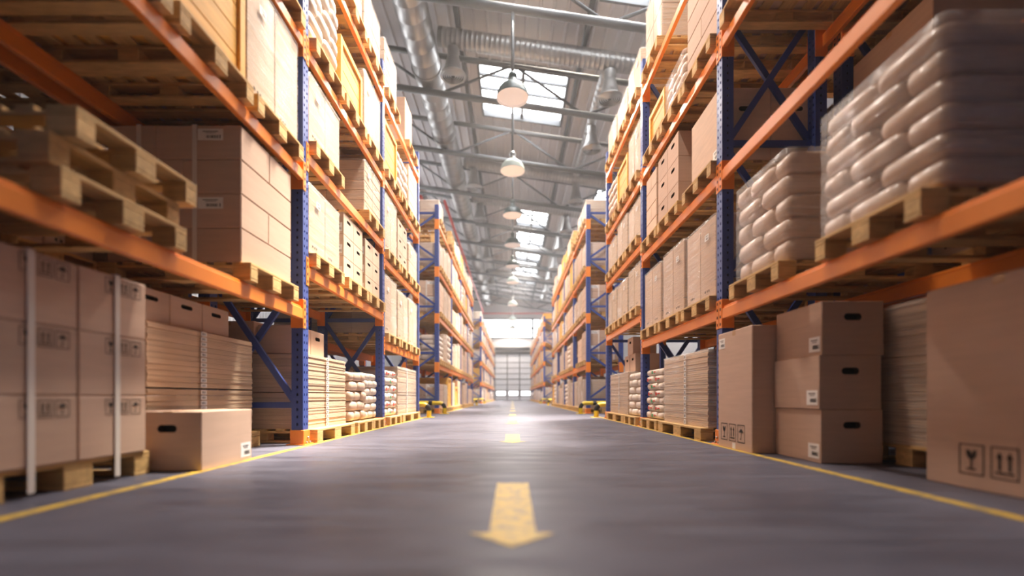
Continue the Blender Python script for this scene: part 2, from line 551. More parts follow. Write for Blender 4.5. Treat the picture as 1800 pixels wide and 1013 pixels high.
def sack_mb(x0, x1, y0, y1, z0, z1, m, prints=None):
    b = MB(); nu, nv = 18, 8
    cx, cy, cz = (x0+x1)/2, (y0+y1)/2, (z0+z1)/2; rx, ry, rz = (x1-x0)/2, (y1-y0)/2, (z1-z0)/2
    sp = lambda t, e: math.copysign(abs(t) ** e, t)
    for j in range(nv + 1):
        ph = -math.pi/2 + math.pi * j / nv
        for i in range(nu):
            th = 2 * math.pi * (i + .5) / nu
            c = sp(math.cos(ph), .34)
            b.v.append((cx + rx*c*sp(math.cos(th), .30), cy + ry*c*sp(math.sin(th), .30), cz + rz*sp(math.sin(ph), .56)))
    for j in range(nv):
        for i in range(nu):
            i2 = (i+1) % nu
            b.f.append((j*nu+i, j*nu+i2, (j+1)*nu+i2, (j+1)*nu+i)); b.m.append(m); b.sm.append(True)
    return b
def p_sacks(s, h, layers=5, ly=.8, lx=1.1, tone='sack', prints=False, film=False):
    def fn():
        P = []; t = h / layers; r = random.Random(layers)
        for k in range(layers):
            cuts = [0, .5, 1] if k % 2 else [0, .27, .74, 1]
            for a, b2 in zip(cuts[:-1], cuts[1:]):
                for i in range(2):
                    x0 = -lx/2 + i*lx/2; j = r.uniform(-.012, .012); j2 = r.uniform(-.008, .008)
                    mb = sack_mb(x0 + j, x0 + lx/2 + j, -ly/2 + a*ly - .004 + j2, -ly/2 + b2*ly + .004 + j2, k*t, (k+1)*t + .012 - (.012 if k == layers-1 else 0), tone)
                    sub = []
                    aisle = (i == 1) if s < 0 else (i == 0)
                    if prints and aisle and b2 - a > .3:
                        p = MB(); d = Decal(p, 'a', s, (-s*(lx/2) + (j if s < 0 else j), -ly/2 + (a+b2)/2*ly, (k+.5)*t), .003)
                        d.rect(-.10, -.03, -t*.22, t*.22, 'inkred' if k % 2 else 'inkgreen'); d.rect(0, .10, -t*.05, t*.12, 'inkred'); d.rect(0, .07, -t*.2, -t*.1, 'inkgreen')
                        sub.append(('sack_print', p))
                    P.append(('sack', mb, sub, None))
        if film:
            f = MB(); shell(f, lx/2 + .014, ly/2 + .014, .004, h + .012, 'film', .004); P.append(('stretch_film', f, [], 'clear stretch film'))
        return P
    return cached(('S', s, h, layers, ly, lx, tone, prints, film), fn)

def strap_loop(plane, pos, x, y, h, w=.018, t=.003, z0=-.0):
    b = MB()
    if plane == 'yz':                # seen on the camera face at x = pos
        b.box(pos-w, pos+w, -y-t, -y, z0, h+t, 'strap'); b.box(pos-w, pos+w, y, y+t, z0, h+t, 'strap'); b.box(pos-w, pos+w, -y, y, h, h+t, 'strap')
    else:
        b.box(-x-t, -x, pos-w, pos+w, z0, h+t, 'strap'); b.box(x, x+t, pos-w, pos+w, z0, h+t, 'strap'); b.box(-x, x, pos-w, pos+w, h, h+t, 'strap')
    return b
def p_brick(s, h, layers=4, ly=.8, lx=1.05, tone='card', straps=True, labels=True):
    def fn():
        P = []; t = h / layers; c = .007
        for k in range(layers):
            top = k == layers - 1
            ys = [0, .5, 1] if k % 2 else [0, 1]
            xs = [0, .36, 1] if k % 2 else [0, .3, .56, 1]
            if top: ys = [0, .52, 1]; xs = [0, .36, 1]
            for a, b2 in zip(ys[:-1], ys[1:]):
                for e, f in zip(xs[:-1], xs[1:]):
                    b = MB(); X = lambda q: -lx/2 + q*lx
                    x0, x1 = (X(e), X(f)) if s < 0 else (-X(f), -X(e))
                    b.box(x0 + .001, x1 - .001, -ly/2 + a*ly + .001, -ly/2 + b2*ly - .001, k*t + .001, (k+1)*t - .002, tone, c)
                    sub = []
                    if labels and f == 1 and a == 0 and k in (layers - 1, 1):
                        q = MB(); d_label(q, 'c', s, ((x0+x1)/2 *0 - s*.285, -ly/2 + .001, (k+.72)*t), .2, .09); sub.append(('shipping_label', q))
                    P.append(('carton', b, sub, None))
        if straps:
            for q in (-.26, .155): P.append(('strap', strap_loop('yz', -s*q*lx, lx/2, ly/2 + .001, h), [], 'white plastic strap'))
        return P
    return cached(('K', s, h, layers, ly, lx, tone, straps, labels), fn)

def p_crate(s, h, ly=.8, lx=1.1):
    def fn():
        P = []; n = max(3, round(h / .19)); t = h / n
        for k in range(n):
            b = MB(); b.box(-lx/2 + .02, lx/2 - .02, -ly/2 + .02, ly/2 - .02, k*t + .001, (k+1)*t - .003, 'crate', .004); P.append(('plank', b, [], None))
        for sx in (-1, 1):
            for sy in (-1, 1):
                b = MB(); x, y = sx*(lx/2 - .03), sy*(ly/2 - .03)
                b.box(x - .035, x + .035, y - .035, y + .035, 0, h + .004, 'crate', .004); P.append(('corner_post', b, [], None))
        for z in (.0, h - .07):
            for sx in (-1, 1):
                x = sx*(lx/2 - .009)
                b = MB(); b.box(x - .012, x + .012, -ly/2 + .068, ly/2 - .068, z, z + .074, 'crate', .003); P.append(('batten', b, [], None))
            b = MB(); b.box(-lx/2 + .068, lx/2 - .068, -ly/2 - .003, -ly/2 + .02, z, z + .074, 'crate', .003); P.append(('batten', b, [], None))
        return P
    return cached(('C', s, h, ly, lx), fn)

def stadium(w, h, n=7):
    r = h; pts = []
    for i in range(n + 1):
        a = -math.pi/2 + math.pi*i/n; pts.append((w - r + r*math.cos(a), r*math.sin(a)))
    for i in range(n + 1):
        a = math.pi/2 + math.pi*i/n; pts.append((-w + r + r*math.cos(a), r*math.sin(a)))
    return pts
def holed_face(mb, d, w, h, cu, cv, hw, hh, m, l0=0.0):
    """a w x h face with a real hand hole: the board round it, the cut edge and the inside painted dark for its shade"""
    st = [(u + cu, v + cv) for u, v in stadium(hw, hh)]
    n = len(st); half = n // 2
    c = .004
    R = [(-w/2 + c, -h/2 + c), (w/2 - c, -h/2 + c), (w/2 - c, h/2 - c), (-w/2 + c, h/2 - c)]
    # right half and left half of the frame
    bot, top = (cu, -h/2 + c), (cu, h/2 - c)
    right = st[:half]; left = st[half:]
    d.poly([bot, R[1], R[2], top] + [right[i] for i in range(half - 1, -1, -1)], m, l0)
    d.poly([top, R[3], R[0], bot] + [left[i] for i in range(half - 1, -1, -1)], m, l0)
    d.poly([bot] + [right[0], left[-1]], m, l0); d.poly([top] + [left[0], right[-1]], m, l0)
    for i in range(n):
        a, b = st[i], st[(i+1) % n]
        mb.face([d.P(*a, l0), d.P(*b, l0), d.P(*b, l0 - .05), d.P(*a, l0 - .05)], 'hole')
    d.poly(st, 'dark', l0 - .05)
def handbox_parts(s, w, dpt, h, hole='c', lab='a', tone='card', hu=0.0):
    """w along x, dpt along y"""
    b = MB()
    c = .004
    X, Y = w/2, dpt/2
    # five plain faces plus the holed one, chamfered by the box underneath it
    b.box(-X, X, -Y, Y, 0, h, tone, c)
    fa = [i for i in range(len(b.f))]
    # drop the face that gets the hole
    U, Nn = frame_of(hole, s)
    keep = []
    for i in fa:
        q = [Vector(b.v[j]) for j in b.f[i]]
        n = (q[1]-q[0]).cross(q[2]-q[0]).normalized()
        if len(q) == 4 and n.dot(Nn) > .99: continue
        keep.append(i)
    b.f = [b.f[i] for i in keep]; b.m = [b.m[i] for i in keep]; b.sm = [b.sm[i] for i in keep]
    fw = w if hole == 'c' else dpt
    org = Nn * (Y if hole == 'c' else X) + Vector((0, 0, h/2))
    d = Decal(b, hole, s, org, 0)
    holed_face(b, d, fw, h, hu, h*.21, min(.064, fw*.19), min(.025, h*.07), tone)
    P = [('carton_body', b, [], None)]
    t = MB(); t.box(-.03, .03, -Y + .001, Y - .001, h, h + .0012, 'tape')
    P.append(('tape', t, [], 'brown packing tape'))
    if lab:
        q = MB(); U2, N2 = frame_of(lab, s)
        fw2 = w if lab == 'c' else dpt
        o2 = N2 * (Y if lab == 'c' else X) + U2 * (fw2*.5 - .08) + Vector((0, 0, .085))
        d_label(q, lab, s, o2, .125, .11); P.append(('shipping_label', q, [], 'white shipping label'))
    return P
def p_handbox(s, w, dpt, h, hole='c', lab='a', tone='card'):
    return cached(('H', s, w, dpt, h, hole, lab, tone), lambda: handbox_parts(s, w, dpt, h, hole, lab, tone))

def p_marked(s, w, dpt, h, a=.08, lab=True, at='low', face='a', tone='card', tape=True, u0=.14, zc=None):
    """tall carton with the three handling marks on face"""
    def fn():
        b = MB(); b.box(-w/2, w/2, -dpt/2, dpt/2, 0, h, tone, .006)
        P = [('carton_body', b, [], None)]
        U, Nn = frame_of(face, s); fw = w if face == 'c' else dpt; off = (dpt if face == 'c' else w)/2
        if tape:
            t = MB()
            d = Decal(t, face, s, Nn*off + Vector((0, 0, h - .05)), .001); d.rect(-.03, .03, -.0, .045, 'tape')
            d = Decal(t, face, s, Nn*off, .001)
            if lab: d.rect(-.03, .03, .005, .06, 'label')
            t.box(-w/2 + .002, w/2 - .002, -.03, .03, h, h + .0012, 'tape'); P.append(('tape', t, [], 'strip of packing tape'))
        for i, kd in enumerate(('glass', 'arrows', 'umbrella')):
            m = MB(); u = (-fw*.5 + u0 + i*a*1.25) if at == 'low' else fw*.5 - (2.55 - i)*a*1.15
            z = (zc or .06 + a*.7) if at == 'low' else h - a*1.0
            icon(m, kd, face, s, Nn*off + U*u + Vector((0, 0, z)), a)
            P.append(({'glass': 'fragile_mark', 'arrows': 'this_way_up_mark', 'umbrella': 'keep_dry_mark'}[kd], m, [], None))
        if lab:
            q = MB(); d_label(q, face, s, Nn*off + U*(-fw*.5 + .085) + Vector((0, 0, h - .10)), .12, .10); P.append(('shipping_label', q, [], 'white shipping label'))
        return P
    return cached(('M', s, w, dpt, h, a, lab, at, face, tone, u0, zc), fn)

# ------------------------------------------------------------------ rack hardware
PW, PD = .115, .12                    # post: x size, y size
DEPTH = 1.05
TOP = 5.95
PITCH = 2.79
W0 = 2.10                             # rack front face from the aisle centre
FIRST = 2.97                          # the near block's first bay is longer
LS = [1.33, 2.72, 4.05, 5.40]
LA = [1.78, 2.95, 4.03, 5.40]
BH = .13

def holed_panel(mb, P, uw, z0, z1, cols, hw, hh, pitch, m, dep=.012):
    """P(u, z, depth) -> point; u in 0..uw. Rows of punched slots."""
    us = [0]
    for c in cols: us += [c - hw, c + hw]
    us.append(uw)
    n = int((z1 - z0 - .02) / pitch)
    z = z0
    for k in range(n):
        a = z0 + (k + .5) * pitch + .01
        lo, hi = a - hh, a + hh
        mb.face([P(0, z, 0), P(uw, z, 0), P(uw, lo, 0), P(0, lo, 0)], m)
        for i in range(len(us) - 1):
            u0, u1 = us[i], us[i+1]
            if i % 2 == 0: mb.face([P(u0, lo, 0), P(u1, lo, 0), P(u1, hi, 0), P(u0, hi, 0)], m)
            else:
                mb.face([P(u0, lo, dep), P(u1, lo, dep), P(u1, hi, dep), P(u0, hi, dep)], 'dark')  # slot floor painted dark for the shade inside the post
                mb.face([P(u0, lo, 0), P(u1, lo, 0), P(u1, lo, dep), P(u0, lo, dep)], m)
                mb.face([P(u0, hi, 0), P(u1, hi, 0), P(u1, hi, dep), P(u0, hi, dep)], m)
                mb.face([P(u0, lo, 0), P(u0, hi, 0), P(u0, hi, dep), P(u0, lo, dep)], m)
                mb.face([P(u1, lo, 0), P(u1, hi, 0), P(u1, hi, dep), P(u1, lo, dep)], m)
        z = hi
    mb.face([P(0, z, 0), P(uw, z, 0), P(uw, z1, 0), P(0, z1, 0)], m)

def post_mb():
    b = MB(); x, y = PW/2, PD/2; z1 = TOP
    for sx in (-1, 1):
        holed_panel(b, lambda u, z, d, sx=sx: (sx*(x - d), -y + u, z), PD, .16, z1, [.032, .088], .009, .013, .075, 'blue')
    for sy in (-1, 1):
        holed_panel(b, lambda u, z, d, sy=sy: (-x + u, sy*(y - d), z), PW, .16, z1, [.0575], .009, .013, .075, 'blue')
    b.box(-x, x, -y, y, .012, .16, 'blue'); b.face([(-x, -y, z1), (x, -y, z1), (x, y, z1), (-x, y, z1)], 'blue')
    return b
POST = post_mb().mesh('post')
def foot_mb():
    b = MB(); x, y = PW/2 + .012, PD/2 + .012
    b.box(-x - .03, x + .03, -y - .02, y + .02, 0, .012, 'orange', .003); b.box(-x, x, -y, y, .012, .15, 'orange', .004)
    return b
FOOT = foot_mb().mesh('foot')
def bolts_mb():
    b = MB()
    for sx in (-1, 1):
        for yy in (-.035, .035):
            b.tube((sx*(PW/2 + .028), yy, .012), (sx*(PW/2 + .028), yy, .034), .011, 'bolt', 8)
        b.tube((sx*(PW/2 + .011), .02, .07), (sx*(PW/2 + .026), .02, .07), .012, 'bolt', 8)
    return b
BOLTS = bolts_mb().mesh('anchor_bolts')

def brace_mb(x0, z0, x1, z1, y, w=.03):
    """C channel brace between the two posts of a frame"""
    b = MB(); d = Vector((x1 - x0, 0, z1 - z0)).normalized(); n = Vector((-d.z, 0, d.x))
    A, B = Vector((x0, y, z0)), Vector((x1, y, z1)); Y = Vector((0, 1, 0))
    def bar(o, u0, u1, v0, v1):
        c = [(u0, v0), (u1, v0), (u1, v1), (u0, v1)]
        p = [A + n*u + Y*v for u, v in c]; q = [B + n*u + Y*v for u, v in c]
        for i in range(4):
            j = (i+1) % 4; b.face([p[i], p[j], q[j], q[i]], 'blue')
        b.face(p[::-1], 'blue'); b.face(q, 'blue')
    bar(b, -w, w, -.004, .0); bar(b, -w, -w + .005, 0, .03); bar(b, w - .005, w, 0, .03)
    return b
# frame with its front post at x=0 and back post at +e*(DEPTH-PW); e = away from the aisle
def frame_parts(style, e):
    X = e * (DEPTH - PW); a = e*PW*.45; bx = X - e*PW*.45
    out = []
    hz = [.40, 1.73, 3.06, 4.41, 5.73]
    for z in hz: out.append(('strut', brace_mb(a, z, bx, z, -.0)))
    for lo, hi in zip(hz[:-1], hz[1:]):
        if style == 'X':
            out.append(('brace', brace_mb(a, lo + .05, bx, hi - .05, -.034)))
            out.append(('brace', brace_mb(a, hi - .05, bx, lo + .05, .036)))
        else:
            mid = (lo + hi)/2
            out.append(('brace', brace_mb(a, lo + .05, bx, mid - .02, 0)))
            out.append(('brace', brace_mb(a, hi - .05, bx, mid + .02, 0)))
    return [(n, b.mesh(n)) for n, b in out]
FR = {(st, e): frame_parts(st, e) for st in ('X', 'Z') for e in (-1, 1)}

BL = PITCH - PD
def beam_mb(e):
    """front beam centre line at x=0 (front face towards -e)"""
    b = MB(); f = -e
    x0, x1 = sorted((f*.025, -f*.025))
    b.box(x0, x1, -BL/2, BL/2, -BH/2, BH/2 - .025, 'orange', .006)
    xa, xb = sorted((f*.008, -f*.025))
    b.box(xa, xb, -BL/2, BL/2, BH/2 - .026, BH/2, 'orange', .004)
    return b
def connector_mb(e, end, back=False):
    """L bracket: plate on the post's side face and half of its aisle face; origin at the post centre"""
    b = MB(); f = -e if not back else e
    h = .155; t = .006
    ys = end                            # beam lies towards +ys of the post
    yo, yi = ys*(PD/2 + t), ys*PD/2
    y0, y1 = sorted((yo, yi))
    x = PW/2 + t
    b.box(-x, x, y0, y1, -h, h - .02, 'orange', .002)
    # aisle plate; its square holes are flat faces painted dark as shade
    xo = f*x; yc0 = ys*.004; yc1 = yi
    ya, yb = sorted((yc0, yc1))
    xa, xb = sorted((f*PW/2, f*(PW/2 + t)))
    b.box(xa, xb, ya, yb, -h, h - .02, 'orange', .002)
    for z in (-.115, -.04, .035, .1):
        b.face([(xo + f*.001, (ya+yb)/2 - .011, z - .014), (xo + f*.001, (ya+yb)/2 + .011, z - .014), (xo + f*.001, (ya+yb)/2 + .011, z + .014), (xo + f*.001, (ya+yb)/2 - .011, z + .014)], 'dark')
    for z in (-.115, ):
        for xx in (PW*.33, -PW*.33):
            b.face([(xx - .009, yo + ys*.0 - ys*.0 - (0), z - .012), (xx + .009, yo, z - .012), (xx + .009, yo, z + .012), (xx - .009, yo, z + .012)], 'orange')
    return b
BEAM = {e: beam_mb(e).mesh('beam') for e in (-1, 1)}
CONN = {(e, end, bk): connector_mb(e, end, bk).mesh('connector') for e in (-1, 1) for end in (-1, 1) for bk in (False, True)}

ORD = ['first', 'second', 'third', 'fourth', 'fifth', 'sixth', 'seventh', 'eighth']
SIDE = {-1: 'left', 1: 'right'}
RN = 0
def rack(s, y0, levels, label, style='X', front=W0, detail=True, first=PITCH):
    """s: side; rack's aisle face at s*front"""
    e = s
    r = tag(link('pallet_rack', None, None, (s*(front + PW/2), y0, 0)), label, 'rack')
    n = len(levels); xb = e*(DEPTH - PW)
    ys = [0] + [first + k*PITCH for k in range(n)]
    for k in range(n + 1):
        fr = link('upright_frame', None, r, (0, ys[k], 0))
        for x in (0, xb):
            link('post', POST, fr, (x, 0, 0)); ft = link('foot', FOOT, fr, (x, 0, 0)); ft['label'] = 'orange post foot'
            if detail and x == 0: link('anchor_bolts', BOLTS, fr)
        for nm, me in FR[(style, e)]: link(nm, me, fr)
        if not detail and front == W0 and k in (0, n):
            for z in levels[0]:
                for x, bk in ((0, False), (xb, True)): link('post_sleeve', CONN[(e, -1 if k == 0 else 1, bk)], fr, (x, 0, z))['label'] = 'orange sleeve'
    for k, lv in enumerate(levels):
        yc = (ys[k] + ys[k+1])/2; pit = ys[k+1] - ys[k]
        for z in lv:
            for bk in (False, True):
                x = (-e*(PW/2 - .022)) if not bk else xb + e*(PW/2 - .022)
                bm = link('beam', BEAM[e if not bk else -e], r, (x, yc, z))
                bm.scale = (1, (pit - PD)/BL, 1)
                for end in (1, -1):     # near post (beam lies +y of it) and far post
                    px = 0 if not bk else xb
                    c = link('connector', CONN[(e, end, bk)], bm, (px - x, -end*pit/2/bm.scale[1], 0)); c.scale = (1, 1/bm.scale[1], 1)
    return r

# ------------------------------------------------------------------ setting: floor, walls, ceiling
b = MB(); b.face([(XL, YB, 0), (XR, YB, 0), (XR, YF, 0), (XL, YF, 0)], 'conc'); b.face([(XL, YB, -.1), (XL, YF, -.1), (XR, YF, -.1), (XR, YB, -.1)], 'conc')
struct('floor', b, 'smooth grey concrete warehouse floor')

def ceiling():
    """ribbed roof sheet with the skylight openings left out; ribs run down the hall"""
    b = MB()
    xs = {XL, XR}; x = XL
    while x < XR:
        for t in (0, .04, .09, .13): xs.add(round(x + t, 4))
        x += .45
    for q in SKY: xs.add(q[0]); xs.add(q[1])
    xs = sorted(v for v in xs if XL <= v <= XR)
    ys = {YB, YF}
    for q in SKY: ys.add(q[2]); ys.add(q[3])
    ys = sorted(ys)
    def rib(x):
        k = (x - XL) % .45
        if k < .001 or k > .1305: return 0.0
        return -.05 if .035 < k < .095 else 0.0
    for i in range(len(xs) - 1):
        xa, xb = xs[i], xs[i+1]
        run = None
        segs = []
        for j in range(len(ys) - 1):
            ym = (ys[j] + ys[j+1])/2; xm = (xa + xb)/2
            hole = any(q[0] < xm < q[1] and q[2] < ym < q[3] for q in SKY)
            if hole:
                if run is not None: segs.append((run, ys[j])); run = None
            elif run is None: run = ys[j]
        if run is not None: segs.append((run, ys[-1]))
        for (ya, yb) in segs:
            za, zb = roof_z(xa) + rib(xa), roof_z(xb) + rib(xb)
            b.face([(xa, ya, za), (xa, yb, za), (xb, yb, zb), (xb, ya, zb)], 'roof')
            if i % 4 == 0 or True:
                b.face([(xa, ya, za + .12), (xb, ya, zb + .12), (xb, yb, zb + .12), (xa, yb, za + .12)], 'roof')
    return b
struct('ceiling', ceiling(), 'pale ribbed metal roof sheeting')

WIN = 0
for (x0, x1, y0, y1) in SKY:
    WIN += 1
    fr = MB()
    def bar(xa, xb, ya, yb, t0=-.14, t1=.14):
        p = []
        for z in (t0, t1):
            for (x, y) in ((xa, ya), (xb, ya), (xb, yb), (xa, yb)): p.append((x, y, roof_z(x) + z))
        for q in ((3, 2, 1, 0), (4, 5, 6, 7), (0, 1, 5, 4), (1, 2, 6, 5), (2, 3, 7, 6), (3, 0, 4, 7)): fr.face([p[i] for i in q], 'purlin')
    w = .09
    bar(x0 - w, x0, y0 - w, y1 + w); bar(x1, x1 + w, y0 - w, y1 + w); bar(x0, x1, y0 - w, y0); bar(x0, x1, y1, y1 + w)
    xm = (x0 + x1)/2
    bar(xm - .06, xm + .06, y0, y1, -.05, .06)
    for k in range(1, 4):
        y = y0 + (y1 - y0)*k/4; bar(x0, x1, y - .05, y + .05, -.04, .05)
    wn = struct('window_%d' % WIN, fr, 'rooflight with dark frame and glazing bars')  # label also serves the unseen rooflights added for their light
    g = MB()
    z0, z1 = roof_z(x0), roof_z(x1)
    for dz in (.0,): g.face([(x0, y0, z0 + dz), (x1, y0, z1 + dz), (x1, y1, z1 + dz), (x0, y1, z0 + dz)], 'glass')
    link('pane', g.mesh('pane'), wn)
    ld = bpy.data.lights.new('skylight_portal', 'AREA'); ld.shape = 'RECTANGLE'
    ld.size = x1 - x0; ld.size_y = y1 - y0; ld.cycles.is_portal = True
    lo = bpy.data.objects.new('skylight_portal', ld); COL.objects.link(lo)
    lo.location = (xm, (y0 + y1)/2, roof_z(xm) - .17); lo.rotation_euler = (0, math.atan(SLOPE), 0)

def sheet_wall(axis, fixed, a0, a1, top, holes, inward, m='wall', pitch=.30):
    """corrugated vertical sheeting; axis 'x': wall in the xz plane at y=fixed"""
    b = MB(); cuts = {a0, a1}; x = a0
    while x < a1:
        for t in (0, .03, .12, .15): cuts.add(round(min(x + t, a1), 4))
        x += pitch
    for h in holes: cuts.add(h[0]); cuts.add(h[1])
    cuts = sorted(cuts)
    def dep(v):
        k = (v - a0) % pitch
        return .035*inward if .029 < k < .121 else 0
    P = lambda v, z: (v, fixed + dep(v), z) if axis == 'x' else (fixed + dep(v), v, z)
    for u, v in zip(cuts[:-1], cuts[1:]):
        m2 = (u + v)/2; z = 0; spans = []
        for h in sorted((h for h in holes if h[0] < m2 < h[1]), key=lambda h: h[2]):
            if h[2] > z: spans.append((z, h[2]))
            z = h[3]
        spans.append((z, None))
        for (za, zb) in spans:
            b.face([P(u, za), P(v, za), P(v, top(v) if zb is None else zb), P(u, top(u) if zb is None else zb)], m)
    return b
DZ0, DZ1, DX0, DX1 = 0, 5.95, -2.29, 2.51
WZ0, WZ1, WX0, WX1 = 8.05, 10.5, -6.2, 6.2
struct('wall_far', sheet_wall('x', YF, XL, XR, roof_z, [(DX0, DX1, DZ0, DZ1), (WX0, WX1, WZ0, WZ1)], -1), 'pale ribbed end wall of the warehouse')
struct('wall_back', sheet_wall('x', YB, XL, XR, roof_z, [], 1), 'pale ribbed wall behind the camera')
SW = [(20.0, 33.0), (35.0, 48.0)]  # added side windows, kept out of view, to light the roof
SZ0, SZ1 = 8.2, 10.8
struct('wall_left', sheet_wall('y', XL, YB, YF, lambda v: roof_z(XL), [(a, b_, SZ0, SZ1) for a, b_ in SW], 1), 'pale ribbed side wall')
struct('wall_right', sheet_wall('y', XR, YB, YF, lambda v: roof_z(XR), [(a, b_, SZ0, SZ1) for a, b_ in SW], -1), 'pale ribbed side wall')

# end window strip
fr = MB()
for z in (WZ0, (WZ0+WZ1)/2 + .04, WZ1): fr.box(WX0, WX1, YF - .08, YF + .05, z - .10, z + .10, 'grey')
x = -6.2; k = 0
while x <= 6.21:
    t = .07
    if abs(x - 2.6) < .45 or abs(x + 4.44) < .1: t = .16
    fr.box(x - t, x + t, YF - .08, YF + .05, WZ0, WZ1, 'grey'); x += .88
WIN += 1
wn = struct('window_%d' % WIN, fr, 'long clerestory window with grey bars in the end wall')
g = MB(); g.face([(WX0, YF, WZ0), (WX1, YF, WZ0), (WX1, YF, WZ1), (WX0, YF, WZ1)], 'glass'); link('pane', g.mesh('pane'), wn)
ld = bpy.data.lights.new('window_portal', 'AREA'); ld.shape = 'RECTANGLE'; ld.size = WX1 - WX0; ld.size_y = WZ1 - WZ0; ld.cycles.is_portal = True
lo = bpy.data.objects.new('window_portal', ld); COL.objects.link(lo); lo.location = (0, YF - .12, (WZ0+WZ1)/2); lo.rotation_euler = (-math.pi/2, 0, 0)

for (a, b_) in SW:
    for X in (XL, XR):
        fr = MB()
        for z in (SZ0, (SZ0 + SZ1)/2, SZ1): fr.box(X - .06, X + .06, a, b_, z - .06, z + .06, 'grey')
        for k in range(13):
            y = a + (b_ - a)*k/12; fr.box(X - .06, X + .06, y - .04, y + .04, SZ0, SZ1, 'grey')
        WIN += 1; wn = struct('window_%d' % WIN, fr, 'long clerestory window added in a side wall to brighten the roof')
        g = MB(); g.face([(X, a, SZ0), (X, b_, SZ0), (X, b_, SZ1), (X, a, SZ1)], 'glass'); link('pane', g.mesh('pane'), wn)
        ld = bpy.data.lights.new('window_portal', 'AREA'); ld.shape = 'RECTANGLE'; ld.size = SZ1 - SZ0; ld.size_y = b_ - a; ld.cycles.is_portal = True
        lo = bpy.data.objects.new('window_portal', ld); COL.objects.link(lo); lo.location = (X - math.copysign(.12, X), (a + b_)/2, (SZ0 + SZ1)/2); lo.rotation_euler = (0, math.copysign(math.pi/2, X), 0)

# dock door
d = MB()
d.box(DX0 - .25, DX0, YF - .12, YF + .06, 0, DZ1 + .3, 'grey', .01); d.box(DX1, DX1 + .25, YF - .12, YF + .06, 0, DZ1 + .3, 'grey', .01)
d.box(DX0, DX1, YF - .12, YF + .06, DZ1, DZ1 + .3, 'grey', .01)
door = struct('door_1', d, 'tall sectional dock door in the end wall')
rows = [0, .52, 1.24, 1.98, 2.70, 3.42, 4.14, 4.86, DZ1]
cols = [DX0, -.69, .91, DX1]
for r0, r1 in zip(rows[:-1], rows[1:]):
    for c0, c1 in zip(cols[:-1], cols[1:]):
        p = MB()
        X0, X1, Z0, Z1 = c0 + .05, c1 - .05, r0 + .03, r1 - .03
        if abs(r0 - .52) < .01:
            wx0, wx1, wz0, wz1 = X0 + .22, X1 - .22, Z0 + .10, Z1 - .10
            for (a, bb, cc, dd) in ((X0, wx0, Z0, Z1), (wx1, X1, Z0, Z1), (wx0, wx1, Z0, wz0), (wx0, wx1, wz1, Z1)): p.box(a, bb, YF - .05, YF - .02, cc, dd, 'doorw')
            o = struct('door_panel', p, None, door)
            g = MB(); g.face([(wx0, YF - .03, wz0), (wx1, YF - .03, wz0), (wx1, YF - .03, wz1), (wx0, YF - .03, wz1)], 'glass'); link('pane', g.mesh('pane'), o)
        else:
            p.box(X0, X1, YF - .05, YF - .02, Z0, Z1, 'doorw', .008); struct('door_panel', p, None, door)
g = MB()
for z in rows:
    t = .06 if abs(z - 2.70) < .01 else .035
    g.box(DX0, DX1, YF - .075, YF - .012, z - t, z + t, 'grey')
for c in cols: g.box(c - .055, c + .055, YF - .078, YF - .012, 0, DZ1, 'grey')
struct('door_stiles', g, 'grey rails and stiles', door)
h = MB(); h.box(-4.3, 4.3, YF - .75, YF - .05, 6.75, 7.3, 'wall', .03); h.box(-2.2, 2.2, YF - .62, YF - .1, 6.45, 6.75, 'grey', .02)
struct('trim_1', h, 'pale housing box above the dock door')

# floor paint
for s in (-1, 1):
    b = MB(); x = s*2.035; b.box(x - .03, x + .03, YB + 1, 10.35, 0, .0025, 'paint'); struct('floor_marking', b, 'thin yellow line along the %s rack' % SIDE[s])
    for (ya, yb) in ((12.9, 24.4), (30.8, 53.5)):
        b = MB(); b.box(x - .03, x + .03, ya, yb, 0, .0025, 'paint'); struct('floor_marking', b, 'thin yellow line along the %s rack further down the aisle' % SIDE[s])
for k in range(0, 14):
    y = 1.474 + 3.3*k; b = MB(); z = .003
    def slab(pts):
        n = len(pts)
        b.face([(p[0], p[1], z) for p in pts], 'paint')
    slab([(-.083, y + .15), (.083, y + .15), (.088, y + 1.09), (-.088, y + 1.09)])
    slab([(-.155, y + .15), (0, y), (.155, y + .15)][::1])
    struct('floor_marking', b, 'yellow floor arrow pointing at the camera, %s along the aisle' % (ORD[k] if k < 8 else 'far'))

# roof trusses, purlins
def truss(y):
    r = link('roof_truss', None); r['kind'] = 'structure'; r['label'] = 'grey tubular roof truss spanning the hall'
    b = MB(); b.tube((XL, y, chord_z(XL)), (XR, y, chord_z(XR)), .115, 'grey', 14); struct('bottom_chord', b, None, r)
    b = MB(); b.tube((XL, y, chord_z(XL) + 1.42), (XR, y, chord_z(XR) + 1.42), .10, 'grey', 12); struct('top_chord', b, None, r)
    n = -5
    while n <= 5:
        x = n*2.75
        if n % 2 == 0:
            for xb in (x - 2.75, x + 2.75):
                if XL < xb < XR:
                    b = MB(); dx = .12 if xb > x else -.12
                    b.tube((x + dx, y, chord_z(x) + 1.40), (xb - dx, y, chord_z(xb) + .03), .05, 'grey', 10); struct('diagonal', b, None, r)
        n += 1
for y in TRUSS: 
    if YB < y < YF: truss(y)
for i, x in enumerate((-10.6, -6.25, -1.9, 2.5, 6.95, 11.3)):
    b = MB(); zt = roof_z(x)
    b.box(x - .075, x + .075, YB, YF, zt - .30, zt - .06, 'purlin', .01); o = struct('roof_purlin', b, 'dark longitudinal roof purlin')

